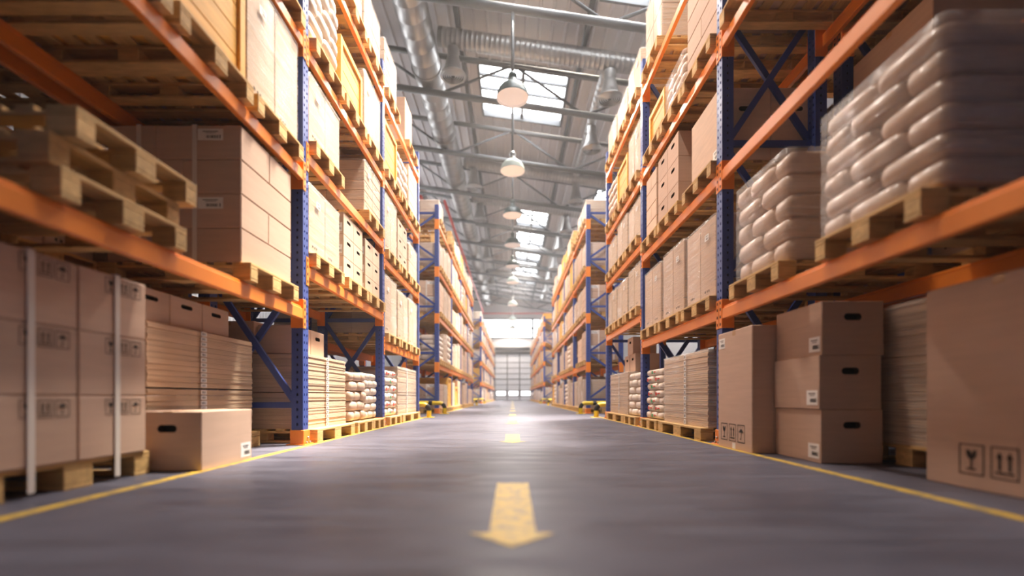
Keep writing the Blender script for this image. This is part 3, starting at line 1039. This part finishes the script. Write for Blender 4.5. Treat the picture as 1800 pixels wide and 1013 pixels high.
# ------------------------------------------------------------------ pendant lamps
def lamp(y, zr, top, tone, label):
    """zr: rim height; rod up to top"""
    r = tag(link('pendant_lamp', None, None, (0, y, zr)), label, 'lamp')
    n = 32
    b = MB(); b.lathe([(.455, 0), (.46, .02), (.452, .05), (.44, .12), (.40, .22), (.33, .31), (.23, .385), (.14, .425), (.12, .43)], tone, n)
    b.lathe([(.455, 0), (.435, .0), (.425, .06), (.415, .12), (.37, .21), (.30, .29), (.2, .36), (.1, .40), (.001, .41)], 'lampi', n)
    link('shade', b.mesh('shade'), r)
    b = MB(); b.lathe([(.425, .055), (.30, .045), (.15, .04), (.001, .038)], 'lampi', n); q = link('lens', b.mesh('lens'), r); q['label'] = 'pale frosted lens'
    b = MB(); b.lathe([(.13, .42), (.13, .5), (.10, .52), (.10, .58), (.125, .60), (.125, .66), (.08, .72), (.05, .75), (.001, .75)], 'steel' if tone == 'lampl' else tone, 20); link('cap', b.mesh('cap'), r)
    b = MB(); b.tube((0, 0, .7), (0, 0, top - zr), .045, 'grey', 12); link('rod', b.mesh('rod'), r)
    ld = bpy.data.lights.new('lamp_light', 'SPOT'); ld.energy = LAMP_W; ld.spot_size = math.radians(155); ld.spot_blend = .5; ld.shadow_soft_size = .3; ld.color = (1.0, .86, .74)
    q = bpy.data.objects.new('lamp_light', ld); COL.objects.link(q); q.parent = r; q.location = (0, 0, -.05)
LAMP_W = 1000.0
ZL = EYE + 8.47
for k, y in enumerate((4.52, 8.72)):  # unseen lamps added as warm fill on the near racks
    lamp(y, ZL, chord_z(0) - .10, 'lampg', 'unseen dark green pendant lamp added over the aisle for fill, %s from the near wall' % ORD[k])
for k, (y, tone) in enumerate(((12.92, 'lampg'), (17.12, 'lampl'), (21.32, 'lampg'), (25.52, 'lampg'), (29.72, 'lampg'), (33.92, 'lampl'), (42.32, 'lampl'), (50.72, 'lampl'), (56.9, 'lampl'))):
    top = chord_z(0) - .10 if y < 55 else roof_z(0) - .02
    lamp(y, ZL, top, tone, ('%s pendant lamp over the aisle, %s from the camera' % ({'lampg': 'dark green enamel', 'lampl': 'pale enamel'}[tone], (ORD + ['ninth'])[k])))

# ------------------------------------------------------------------ air ducts
def ribbed(p0, p1, r, step, amp=.014, n=24):
    p0, p1 = Vector(p0), Vector(p1); Ln = (p1 - p0).length; d = (p1 - p0)/Ln
    pts, rad = [], []; t = 0
    while t < Ln - step:
        for q, rr in ((0, r), (step*.86, r), (step*.90, r + amp), (step*.96, r + amp)): pts.append(p0 + d*(t + q)); rad.append(rr)
        t += step
    pts.append(p1); rad.append(r)
    b = MB(); b.sweep(pts, rad, 'steel', n, True, True); return b
DXm, DZm = -3.15, EYE + 12.1
mn = tag(link('spiral_air_duct', None), 'large silver spiral air duct running down the hall under the roof', 'duct')
q = ribbed((DXm, YB + .3, DZm), (DXm, YF - .3, DZm), .52, .62, .010, 32); link('duct_run', q.mesh('duct_run'), mn)
for y in TRUSS:
    if YB + 1 < y < YF:
        b = MB(); b.sweep([(DXm, y - .5, DZm), (DXm, y - .38, DZm)], [.555, .555], 'steel', 28); link('joint_band', b.mesh('joint_band'), mn)
def diffuser_parts():
    n = 28
    b = MB(); b.lathe([(.20, .95), (.20, .62), (.215, .60), (.23, .56), (.29, .30), (.36, .12), (.43, .04), (.45, .0), (.43, -.01), (.40, .02)], 'steel', n)
    P = [('bell', b, [], None)]
    b = MB()
    for r0 in (.36, .29, .22, .15, .08):
        b.lathe([(r0 + .045, .02), (r0 + .012, -.03), (r0 - .004, -.03), (r0 + .028, .02)], 'steel', n)
    b.lathe([(.41, .02), (.001, .02)], 'dark', n)  # dark disc paints the shade between the rings
    P.append(('grille_rings', b, [], None)); return P
DIFF = Proto(diffuser_parts())
cross = [15.7, 24.1, 28.45, 36.7, 45.1]
for k, y in enumerate(cross):
    za = EYE + 12.05
    q = ribbed((DXm + .60, y, za + SLOPE*2.55), (9.0, y, za - SLOPE*9.0), .30, .17, .008, 22)
    tag(link('branch_air_duct', q.mesh('branch_air_duct')), 'silver ribbed branch duct crossing the roof, %s from the camera' % ORD[k], 'duct')
    for x in (-2.05, 3.35):
        DIFF.place('air_diffuser', (x, y, za - SLOPE*x - 1.30), 'silver bell-shaped air diffuser under the %s branch duct, %s of the lamps' % (ORD[k], 'left' if x < 0 else 'right'), 'air diffuser', joined=k > 2)
q = ribbed((3.35, 16.05, EYE + 11.62), (3.35, 23.75, EYE + 11.62), .19, .35, .012, 20)
tag(link('linking_air_duct', q.mesh('linking_air_duct')), 'thin silver duct linking first and second branch ducts on the right', 'duct')
DIFF.place('air_diffuser', (3.35, 19.3, EYE + 10.462), 'silver bell-shaped air diffuser hanging between the first and second branch ducts', 'air diffuser')
for k, (ya, yb) in enumerate(((28.8, 36.36), (37.04, 44.76), (45.44, 53))):
    q = ribbed((3.35, ya, EYE + 11.62), (3.35, yb, EYE + 11.62), .19, .35, .012, 16)
    tag(link('linking_air_duct', q.mesh('linking_air_duct')), 'thin silver duct running on beyond the %s branch duct' % ORD[k + 2], 'duct')
for k, y in enumerate((32.6, 41, 49)):
    DIFF.place('air_diffuser', (3.35, y, EYE + 10.462), 'small far silver air diffuser under the thin duct, %s beyond the third branch' % ORD[k], 'air diffuser', joined=True)

# red sprinkler pipes
for (x, z, y0, lb) in ((-3.78, 11.35, 25.3, 'inner red sprinkler pipe above the left racks'), (-5.1, 11.6, 25.3, 'outer red sprinkler pipe above the left racks')):
    b = MB(); b.sweep([(x, y0, z), (x, YF - .1, z)], .085, 'red', 12)
    tag(link('sprinkler_pipe', b.mesh('sprinkler_pipe')), lb, 'pipe')
b = MB(); b.sweep([(XL + .01, 55.5, 10.6), (XR - .01, 55.5, 10.6)], .08, 'red', 12)
tag(link('sprinkler_pipe', b.mesh('sprinkler_pipe')), 'red pipe crossing the far end of the hall', 'pipe')

# ------------------------------------------------------------------ racks
BLK = {'near': (1.83, [[LS, LA, LS], [LS, LS, LA]]), 'middle': (13.0, [[LS]*4, [LS]*4]), 'far': (31.0, [[LS]*8, [LS]*8])}
BACK = W0 + DEPTH + .15                # front of the rear row
for bn, (y0, lv) in BLK.items():
    for i, s in enumerate((-1, 1)):
        o = FIRST - PITCH if bn == 'near' else 0
        rack(s, y0 - o, lv[i], 'blue and orange pallet rack, %s block on the %s of the aisle' % (bn, SIDE[s]), 'X' if bn == 'near' else 'Z', detail=bn == 'near', first=PITCH + o)
for i, s in enumerate((-1, 1)):
    rack(s, 1.83 - FIRST + PITCH, BLK['near'][1][i], 'blue and orange pallet rack standing behind the near %s rack' % SIDE[s], 'X', BACK, False, FIRST)

# ------------------------------------------------------------------ loads
DECKH = .145
SLOTN = ['near', 'middle', 'far']
SHELF = ['floor', 'first shelf', 'second shelf', 'third shelf', 'fourth shelf']
FAR_PALLETS = MB()
LOOKS = {'W': ('film-wrapped pale carton stack', 'wrapped_carton_load', 'wrapped load', 'film wrapped carton loads on the racks'),
         'B': ('stack of flat boards', 'flat_board_stack', 'board stack', 'stacks of flat boards'),
         'S': ('stack of plump paper sacks', 'sack_load', 'sack stack', 'stacked sack loads on the racks'),
         'K': ('strapped brown carton block', 'strapped_carton_load', 'carton load', 'strapped carton loads on the racks'),
         'C': ('yellow plank wooden crate', 'wooden_crate', 'crate', 'wooden crates on the racks'),
         'M': ('brown carton with handling marks', 'marked_carton', 'carton', 'marked cartons on the racks')}
def where(bn, s, lvl, bay, slot, rear=False):
    sl = SLOTN[slot] + ' slot' if isinstance(slot, int) else slot
    return '%s, %s %s%s rack, %s bay, %s' % (SHELF[lvl], bn, SIDE[s], ' rear' if rear else '', ORD[bay], sl)
def base_z(bn, s, lvl, bay):
    if lvl == 0: return .001
    return BLK[bn][1][0 if s < 0 else 1][bay][lvl - 1] + BH/2 + .001
SLOT_Y = (.515, 1.395, 2.275)
def put(kind, bn, s, bay, lvl, slot, h=.9, y=None, front=W0, pallet=True, recess=.03, rear=False, py=None, **kw):
    y0 = BLK[bn][0] + bay*PITCH
    yy = y0 + SLOT_Y[slot] if y is None else y
    z = base_z(bn, s, lvl, bay)
    wh = where(bn, s, lvl, bay, slot, rear)
    joined = bn != 'near'
    px = s*(front - .055 + .6)
    if pallet:
        ypal = yy if py is None else py
        if bn == 'far' and bay > 1:
            for (n, b_, sub, lb) in PALLET.parts: FAR_PALLETS.add(b_, (px, yy, z))
        else:
            PALLET.place('wooden_pallet', (px, ypal, z), 'wooden pallet, ' + wh, 'pallet', 'wooden pallets on the racks', joined=joined or rear)
        z += DECKH
    if kind is None: return
    if kind == 'P':
        for k in range(h):
            j = (-.03, .04, -.02, .03)[k % 4]
            PALLET.place('wooden_pallet', (px + j, yy + j*.8, z + k*.1455), 'empty wooden pallet, %s of a pile, %s' % (ORD[k + 1], wh), 'pallet', 'empty stacked pallets')
        return
    mk = {'W': p_wrapped, 'B': p_boards, 'S': p_sacks, 'K': p_brick, 'C': p_crate}[kind]
    look, nm, cat, grp = LOOKS[kind]
    look = kw.pop('look', look)
    pr = mk(s, h, **kw)
    lx = kw.get('lx', {'W': 1.1, 'B': 1.0, 'S': 1.1, 'K': 1.05, 'C': 1.1}[kind])
    pr.place(nm, (s*(front + recess - .01 + lx/2), yy, z), look + ', ' + wh, cat, grp, joined=joined)
def boxes(bn, s, bay, lvl, slot, ncol, nlay, w, dpt, h, y=None, front=W0, x=None, pallet=True, hole='a', lab='c', tone='cardb', zb=None, depth=1, wh=None, rear=False, py=None):
    """grid of loose hand-hole cartons"""
    y0 = BLK[bn][0] + bay*PITCH
    yy = y0 + SLOT_Y[slot] if y is None else y
    z = base_z(bn, s, lvl, bay) if zb is None else zb
    wq = where(bn, s, lvl, bay, slot, rear) if wh is None else wh
    if pallet:
        PALLET.place('wooden_pallet', (s*(front - .055 + .6), yy if py is None else py, z), 'wooden pallet, ' + wq, 'pallet', 'wooden pallets on the racks', joined=rear); z += DECKH
    pr = p_handbox(s, w, dpt, h, hole, lab, tone)
    for k in range(nlay):
        for j in range(ncol):
            for i in range(depth):
                xx = s*(front + .03 + w/2 + i*(w + .004)) if x is None else s*(x + w/2 + i*(w + .004))
                ex = '' if depth == 1 else (' outer' if i == 0 else ' inner')
                pr.place('hand_hole_carton', (xx, yy - (ncol - 1)*(dpt + .004)/2 + j*(dpt + .004), z + k*(h + .0015)),
                         'hand-hole carton, tier %d row %d%s, %s' % (k + 1, j + 1, ex, wq), 'box', 'hand-hole cartons', joined=rear)

N = 'near'
# ---- left, first bay
put('P', N, -1, 0, 1, 0, h=2, y=2.46)
put('K', N, -1, 0, 1, 2, h=1.07, y=3.955, recess=.03)
put('W', N, -1, 0, 2, 0, h=.95); put('C', N, -1, 0, 2, 1, h=.98, y=3.2); put('W', N, -1, 0, 2, 2, h=1.02, y=4.06, ly=.86, nz=1)
for k in range(3): put('W', N, -1, 0, 3, k, h=.9)
# ---- left, second bay
put('W', N, -1, 1, 1, 0, h=.72, y=5.15, ly=.84, nz=1)
boxes(N, -1, 1, 1, 1, 2, 3, .42, .36, .275, y=6.10, depth=2); boxes(N, -1, 1, 1, 2, 2, 3, .42, .35, .262, y=6.93, depth=2)
put('W', N, -1, 1, 2, 0, h=.70, y=5.15, ly=.84, nz=1); put('W', N, -1, 1, 2, 2, h=.72, tone='board', nz=5)
put('S', N, -1, 1, 3, 0, h=1.0, y=5.15, tone='sackw', layers=6); put('C', N, -1, 1, 3, 1, h=.72); put('W', N, -1, 1, 3, 2, h=.93, nz=1)
put('W', N, -1, 1, 4, 1, h=.8); put('W', N, -1, 1, 4, 2, h=.78)
# ---- left, third bay
put('W', N, -1, 2, 1, 0, h=.98, nz=1); put('W', N, -1, 2, 1, 1, h=.92, nz=1); put('W', N, -1, 2, 1, 2, h=.95, nz=1)
put('W', N, -1, 2, 2, 0, h=.95, nz=1); boxes(N, -1, 2, 2, 1, 2, 3, .45, .36, .29, depth=2, tone='card'); put('W', N, -1, 2, 2, 2, h=.7)
put('C', N, -1, 2, 3, 0, h=.85); put('S', N, -1, 2, 3, 1, h=.8, tone='sackw'); put('K', N, -1, 2, 3, 2, h=.98, tone='cardb')
put('W', N, -1, 2, 4, 0, h=.83, tone='board', nz=4); put(None, N, -1, 2, 4, 2, y=9.45)
p_marked(-1, 1.0, .62, .90, .11, True, 'low', 'c').place('marked_carton', (-2.66, 9.45, base_z(N, -1, 4, 2) + DECKH), 'tall brown carton with handling marks, fourth shelf of near left rack, third bay', 'carton', 'marked cartons on the racks')
# ---- left, floor level
zf = .001
def pal(x, y, lb, sy=1.0):
    r = PALLET.place('wooden_pallet', (x, y, zf), lb, 'pallet', 'wooden pallets on the floor'); r.scale = (1, sy, 1); return r
# strapped cartons with handling marks on the nearest pallet
pal(-2.915, 2.43, 'wooden pallet on the floor under the strapped cartons with handling marks', 1.19)
def strapped_marked():
    P = []; w, t, hh = .45, .45, .348
    for k in range(3):
        for j in range(2):
            for i in range(2):
                b = MB(); x0 = .45 - (i+1)*w; y0 = -.45 + j*t
                b.box(x0 + .001, x0 + w - .001, y0 + .002, y0 + t - .002, k*hh + .001, (k+1)*hh - .002, 'card', .007)
                sub = []
                if i == 0:
                    m = MB()
                    for q, kd in enumerate(('glass', 'arrows', 'umbrella')): icon(m, kd, 'a', -1, (x0 + w, y0 + .195 + q*.085, (k+1)*hh - .065), .072)
                    sub.append(('handling_marks', m))
                P.append(('carton', b, sub, None))
    for y in (-.24, .235):
        b = MB(); w2 = .017
        b.box(.452, .456, y - w2, y + w2, -.12, 1.05, 'strap'); b.box(-.456, -.452, y - w2, y + w2, -.12, 1.05, 'strap'); b.box(-.456, .456, y - w2, y + w2, 1.046, 1.05, 'strap')
        P.append(('strap', b, [], 'wide white lashing strap'))
    return P
cached('strapmark', strapped_marked).place('strapped_carton_load', (-2.75, 2.41, zf + DECKH), 'brown cartons with handling marks under white straps, on the nearest left floor pallet', 'carton load')
p_handbox(-1, .45, .57, .39).place('hand_hole_carton', (-2.255, 3.255, zf), 'single hand-hole carton on the floor beside the strapped cartons at left', 'box')
pal(-3.1, 3.86, 'wooden pallet on the floor under the board bundles in the first left bay', 1.62)
p_boards(-1, .40, 1.3, 1.0, 9, film=False).place('flat_board_stack', (-3.08, 3.86, zf + DECKH), 'lower bundle of flat boards behind the single floor carton at left', 'board stack')
p_boards(-1, .47, 1.3, 1.0, 11, film=False).place('flat_board_stack', (-3.08, 3.86, zf + DECKH + .412), 'upper bundle of flat boards behind the single floor carton at left', 'board stack')
for k in range(3):
    p_handbox(-1, .40, .355, .235, 'a', None).place('hand_hole_carton', (-2.82, 3.30 + k*.362, zf + DECKH + .412 + .478), 'hand-hole carton atop the left board bundles, %s from the camera' % ORD[k], 'box', 'hand-hole cartons')
pal(-2.64, 5.33, 'wooden pallet on the floor under the board bundles in the second left bay', 1.42)
p_boards(-1, .38, 1.1, 1.05, 8, film=False).place('flat_board_stack', (-2.68, 5.33, zf + DECKH), 'lower bundle of flat boards on the floor pallet past the first left post', 'board stack')
p_boards(-1, .40, 1.07, 1.05, 9, film=False).place('flat_board_stack', (-2.68, 5.33, zf + DECKH + .392), 'upper bundle of flat boards on the floor pallet past the first left post', 'board stack')
for k in range(2):
    p_handbox(-1, .40, .36, .30, 'a', None).place('hand_hole_carton', (-2.50, 5.0 + k*.37, zf + DECKH + .80), 'hand-hole carton atop the second bay board bundles at left, %s from the post' % ORD[k], 'box', 'hand-hole cartons')
p_marked(-1, .55, .5, .34, .07, True, 'low', 'c').place('marked_carton', (-3.0, 5.05, zf + DECKH + .80), 'labelled carton lying on the second bay board bundles behind the left post', 'carton')
pal(-2.64, 6.35, 'wooden pallet on the floor under the brown sack stack at left', .86)
p_sacks(-1, .68, 5, .66, 1.1, 'sack').place('sack_load', (-2.70, 6.35, zf + DECKH), 'stack of plain brown sacks on the floor in the second left bay', 'sack stack')
pal(-2.64, 6.99, 'wooden pallet on the floor by the second left post', .72)
p_sacks(-1, .70, 6, .58, 1.1, 'sackw').place('sack_load', (-2.72, 6.99, zf + DECKH), 'stack of pale sacks on the floor just before the second left post', 'sack stack')
pal(-2.64, 7.98, 'wooden pallet on the floor under printed sacks in the third left bay')
p_sacks(-1, .80, 6, .8, 1.1, 'sackw', True).place('sack_load', (-2.68, 7.98, zf + DECKH), 'stack of white sacks with red and green print in the third left bay', 'sack stack')
pal(-2.64, 9.27, 'wooden pallet on the floor under the wrapped boards at the left rack end', 1.95)
p_boards(-1, .90, 1.6, 1.08, 16).place('flat_board_stack', (-2.68, 9.27, zf + DECKH), 'tall wrapped stack of flat boards at the end of the near left rack', 'board stack')

# ---- right, first bay
put('S', N, 1, 0, 1, 2, h=.86, y=3.905, layers=5, ly=.78, film=True, look='first stack of plump wrapped paper sacks')
put('S', N, 1, 0, 1, 1, h=.83, y=2.68, layers=6, ly=.88, film=True, look='bigger stack of wrapped paper sacks')
for k in range(3): put('W', N, 1, 0, 3, k, h=.9)
# ---- right, second bay
put('W', N, 1, 1, 1, 0, h=.86, nz=1, tone='cardb'); put('W', N, 1, 1, 1, 1, h=.90, nz=1, tone='cardb'); put('W', N, 1, 1, 1, 2, h=.88, nz=1, tone='cardb')
boxes(N, 1, 1, 2, 0, 1, 1, .53, .72, .74, y=5.05, py=5.10, hole='c', lab='a', tone='cardb', depth=2)
boxes(N, 1, 1, 2, 1, 2, 3, .48, .40, .325, y=6.25, py=6.06, depth=2, tone='card', lab=None); put('K', N, 1, 1, 2, 2, h=.95, ly=.5, y=6.96, py=6.90, tone='cardb', straps=True)
put('K', N, 1, 1, 3, 0, h=1.0, y=5.12, tone='card', layers=4, straps=False); put('S', N, 1, 1, 3, 1, h=.50, y=5.94, layers=4, ly=.68, film=True); put('C', N, 1, 1, 3, 2, h=.55, y=6.70, py=6.77, ly=.7)
put('W', N, 1, 1, 4, 2, h=.95, y=6.85); put('W', N, 1, 1, 4, 0, h=.8)
# ---- right, third bay
for k, hh in enumerate((.74, .70, .72)): put('W', N, 1, 2, 1, k, h=hh, nz=1)
for k, hh in enumerate((.66, .72, .62)): put('W', N, 1, 2, 2, k, h=hh, nz=1)
put('W', N, 1, 2, 3, 0, h=.87, nz=1); put('C', N, 1, 2, 3, 1, h=.75); put('S', N, 1, 2, 3, 2, h=.8, layers=5)
for k, hh in enumerate((.66, .60, .64)): put('W', N, 1, 2, 4, k, h=hh, nz=1)
# ---- right, floor level
p_marked(1, .55, .80, 1.10, .13, False, 'low', u0=.265, zc=.157).place('marked_carton', (2.69, 2.26, zf), 'very large plain carton with handling marks standing nearest on the right', 'carton')
for k in range(3):
    p_handbox(1, .45, .57, .392).place('hand_hole_carton', (2.465 + (.0, -.012, .006)[k], 3.59, zf + k*.3945), 'hand-hole carton on the right floor, %s of the pile of three' % ('bottom', 'middle', 'top')[k], 'box')
p_marked(1, .40, .64, 1.10, .13, u0=.13, zc=.152).place('marked_carton', (2.245, 4.205, zf), 'tall carton with label and handling marks beside the pile of three', 'carton')
pal(3.35, 3.2, 'wooden pallet on the floor behind the pile of three cartons')
p_boards(1, 1.0, .80, 1.0, 16, film=True, strip=False).place('flat_board_stack', (3.27, 3.2, zf + DECKH), 'shaded stack of flat boards behind the pile of three cartons', 'board stack')
pal(2.64, 5.66, 'wooden pallet on the floor under the tall wrapped boards at right', 1.8)
p_boards(1, .86, 1.42, 1.05, 12).place('flat_board_stack', (2.65, 5.66, zf + DECKH), 'tall wrapped stack of flat boards with label strip on the right floor', 'board stack')
pal(2.64, 6.87, 'wooden pallet on the floor under printed sacks at right', 1.0)
p_sacks(1, .76, 7, .74, 1.1, 'sackw', True).place('sack_load', (2.68, 6.87, zf + DECKH), 'stack of pale sacks with printed fronts in the second right bay', 'sack stack')
pal(2.64, 7.96, 'wooden pallet on the floor under plain sacks in the third right bay')
p_sacks(1, .76, 6, .8, 1.1, 'sackw').place('sack_load', (2.68, 7.96, zf + DECKH), 'stack of plain pale sacks in the third right bay', 'sack stack')
pal(2.64, 9.16, 'wooden pallet on the floor under wrapped boards at the right rack end', 1.9)
p_boards(1, .80, 1.5, 1.05, 12).place('flat_board_stack', (2.66, 9.16, zf + DECKH), 'wrapped stack of flat boards at the end of the near right rack', 'board stack')
for k, (y, z) in enumerate(((8.62, 0), (9.03, 0), (8.8, .331))):
    p_handbox(1, .45, .38, .33, 'a', None).place('hand_hole_carton', (2.50, y, zf + DECKH + .812 + z), 'hand-hole carton on the wrapped boards at the right rack end, %s' % ('nearer lower', 'farther lower', 'upper')[k], 'box')

# ---- rear rows of the near block
rng = random.Random(11)
for s in (-1, 1):
    for bay in range(3):
        for lvl in range(0, 4):
            if s < 0 and bay == 0 and lvl == 2:
                boxes(N, s, 0, 2, 'near half', 2, 2, .50, .42, .33, y=2.7, front=BACK, hole='a', lab=None, tone='card', rear=True)
                boxes(N, s, 0, 2, 'far half', 2, 2, .50, .42, .33, y=3.75, front=BACK, hole='a', lab=None, tone='card', rear=True)
                continue
            if s > 0 and bay == 0 and lvl == 2:
                put(None, N, s, 0, 2, 2, y=4.05, front=BACK, rear=True)
                p_marked(1, 1.0, .85, .8, .1, False).place('marked_carton', (BACK + .55, 4.05, base_z(N, 1, 2, 0) + DECKH), 'large plain carton on second shelf of near right rear rack', 'carton')
                continue
            if bay == 0 and lvl == 0: continue
            for slot in range(3):
                if rng.random() < .12: continue
                hmax = .85 if lvl else .8
                k = rng.choice('WWKKWS'); hh = rng.choice((.6, .7, .75))
                kw = {'tone': 'cardb'} if k == 'W' else {}
                put(k, N, s, bay, lvl, slot, h=min(hh, hmax), front=BACK, rear=True, **kw)

# ---- middle and far blocks
rng = random.Random(5)
for bn, nb in (('middle', 4), ('far', 8)):
    for s in (-1, 1):
        for bay in range(nb):
            for lvl in range(5):
                for slot in range(3):
                    first = bay == 0
                    if bn == 'middle' and bay == 0 and lvl == 4 and slot == 2:
                        for k in range(3):
                            pp = PALLET.place('wooden_pallet', (s*(W0 + .5), 13 + SLOT_Y[2], base_z(bn, s, 4, 0) + k*.1455), 'empty wooden pallet, %s of a pile, fourth shelf of middle %s rack' % (ORD[k], SIDE[s]), 'pallet', 'empty stacked pallets', joined=True)
                        continue
                    if rng.random() < .07: continue
                    mx = (.95, .98, .9, .92, .8)[lvl]
                    k = rng.choice('WWWWKKSCB' if s < 0 else 'WWWKKKSCB')
                    if bn == 'middle' and first and slot == 0: k = {0: 'K', 1: 'S', 2: 'K', 3: 'W', 4: 'W'}[lvl] if s < 0 else {0: 'B', 1: 'K', 2: 'K', 3: 'W', 4: 'W'}[lvl]
                    hh = mx - rng.choice((0, .12, .25))
                    kw = {}
                    if k == 'W': kw = {'tone': rng.choice(('pale', 'pale', 'cardb')), 'nz': rng.choice((1, 2))}
                    if k == 'K': kw = {'tone': rng.choice(('card', 'cardb'))}
                    if k == 'S': kw = {'tone': 'sackw'}
                    if k == 'B': kw = {'ly': .78}
                    put(k, bn, s, bay, lvl, slot, h=round(hh, 2), **kw)
o = tag(link('wooden_pallets', FAR_PALLETS.mesh('wooden_pallets')), 'distant wooden pallets under the loads of the far racks', 'pallets', kind='stuff')

# ------------------------------------------------------------------ rack end guards
def guard(s, y, xa, xb, label, dy=.0):
    """bent tube barrier across a rack end, yellow with black bands"""
    R, H = .10, .30
    r = tag(link('rack_end_guard', None, None, (s*xa, y, 0)), label, 'guard')
    L = s*(xb - xa)
    pts = [(0, 0, .012)]; n = 8
    pts += [(0, 0, z) for z in (.08, .16)]
    for i in range(1, n + 1):
        a = math.pi/2*i/n; pts.append((s*(.14 - .14*math.cos(a)), 0, .16 + .14*math.sin(a)))
    m = 10
    for i in range(1, m): pts.append((s*.14 + (L - s*.28)*i/m, 0, .30))
    for i in range(0, n + 1):
        a = math.pi/2*i/n; pts.append((L - s*.14 + s*.14*math.sin(a), 0, .16 + .14*math.cos(a)))
    pts += [(L, 0, z) for z in (.08, .012)]
    acc = 0; ms = []
    for p, q in zip(pts[:-1], pts[1:]):
        acc += (Vector(q) - Vector(p)).length
        ms.append('black' if int(acc / .15) % 3 == 1 else 'yellow')
    b = MB(); b.sweep(pts, .056, ms, 16); link('guard_tube', b.mesh('guard_tube'), r)
    for x in (0, L):
        b = MB(); b.box(x - .12, x + .12, -.12, .12, 0, .012, 'yellow', .003); link('foot_plate', b.mesh('foot_plate'), r)
for s in (-1, 1):
    guard(s, 10.50, 1.93, 3.25, 'yellow and black tube guard at the end of the near %s rack' % SIDE[s])
    guard(s, 12.72, 1.90, 3.2, 'yellow and black tube guard before the middle %s rack' % SIDE[s])
    guard(s, 24.5, 1.93, 3.2, 'yellow and black tube guard at the end of the middle %s rack' % SIDE[s])
    guard(s, 30.72, 1.90, 3.2, 'yellow and black tube guard before the far %s rack' % SIDE[s])

# ------------------------------------------------------------------ haze in the hall's air
hm = bpy.data.materials.new('hall_haze'); hm.use_nodes = True
hn = hm.node_tree
for n in list(hn.nodes): hn.nodes.remove(n)
ho = hn.nodes.new('ShaderNodeOutputMaterial'); hv = hn.nodes.new('ShaderNodeVolumeScatter')
hv.inputs['Density'].default_value = 0.0024; hv.inputs['Anisotropy'].default_value = 0.3; hv.inputs['Color'].default_value = (1, .98, .97, 1)
hn.links.new(hv.outputs[0], ho.inputs['Volume'])
M['haze'] = hm
b = MB(); b.box(XL + .2, XR - .2, YB + .2, YF - .9, .05, 15.0, 'haze')
tag(link('haze', b.mesh('haze')), 'thin bright haze hanging in the air of the hall', 'haze', kind='stuff')
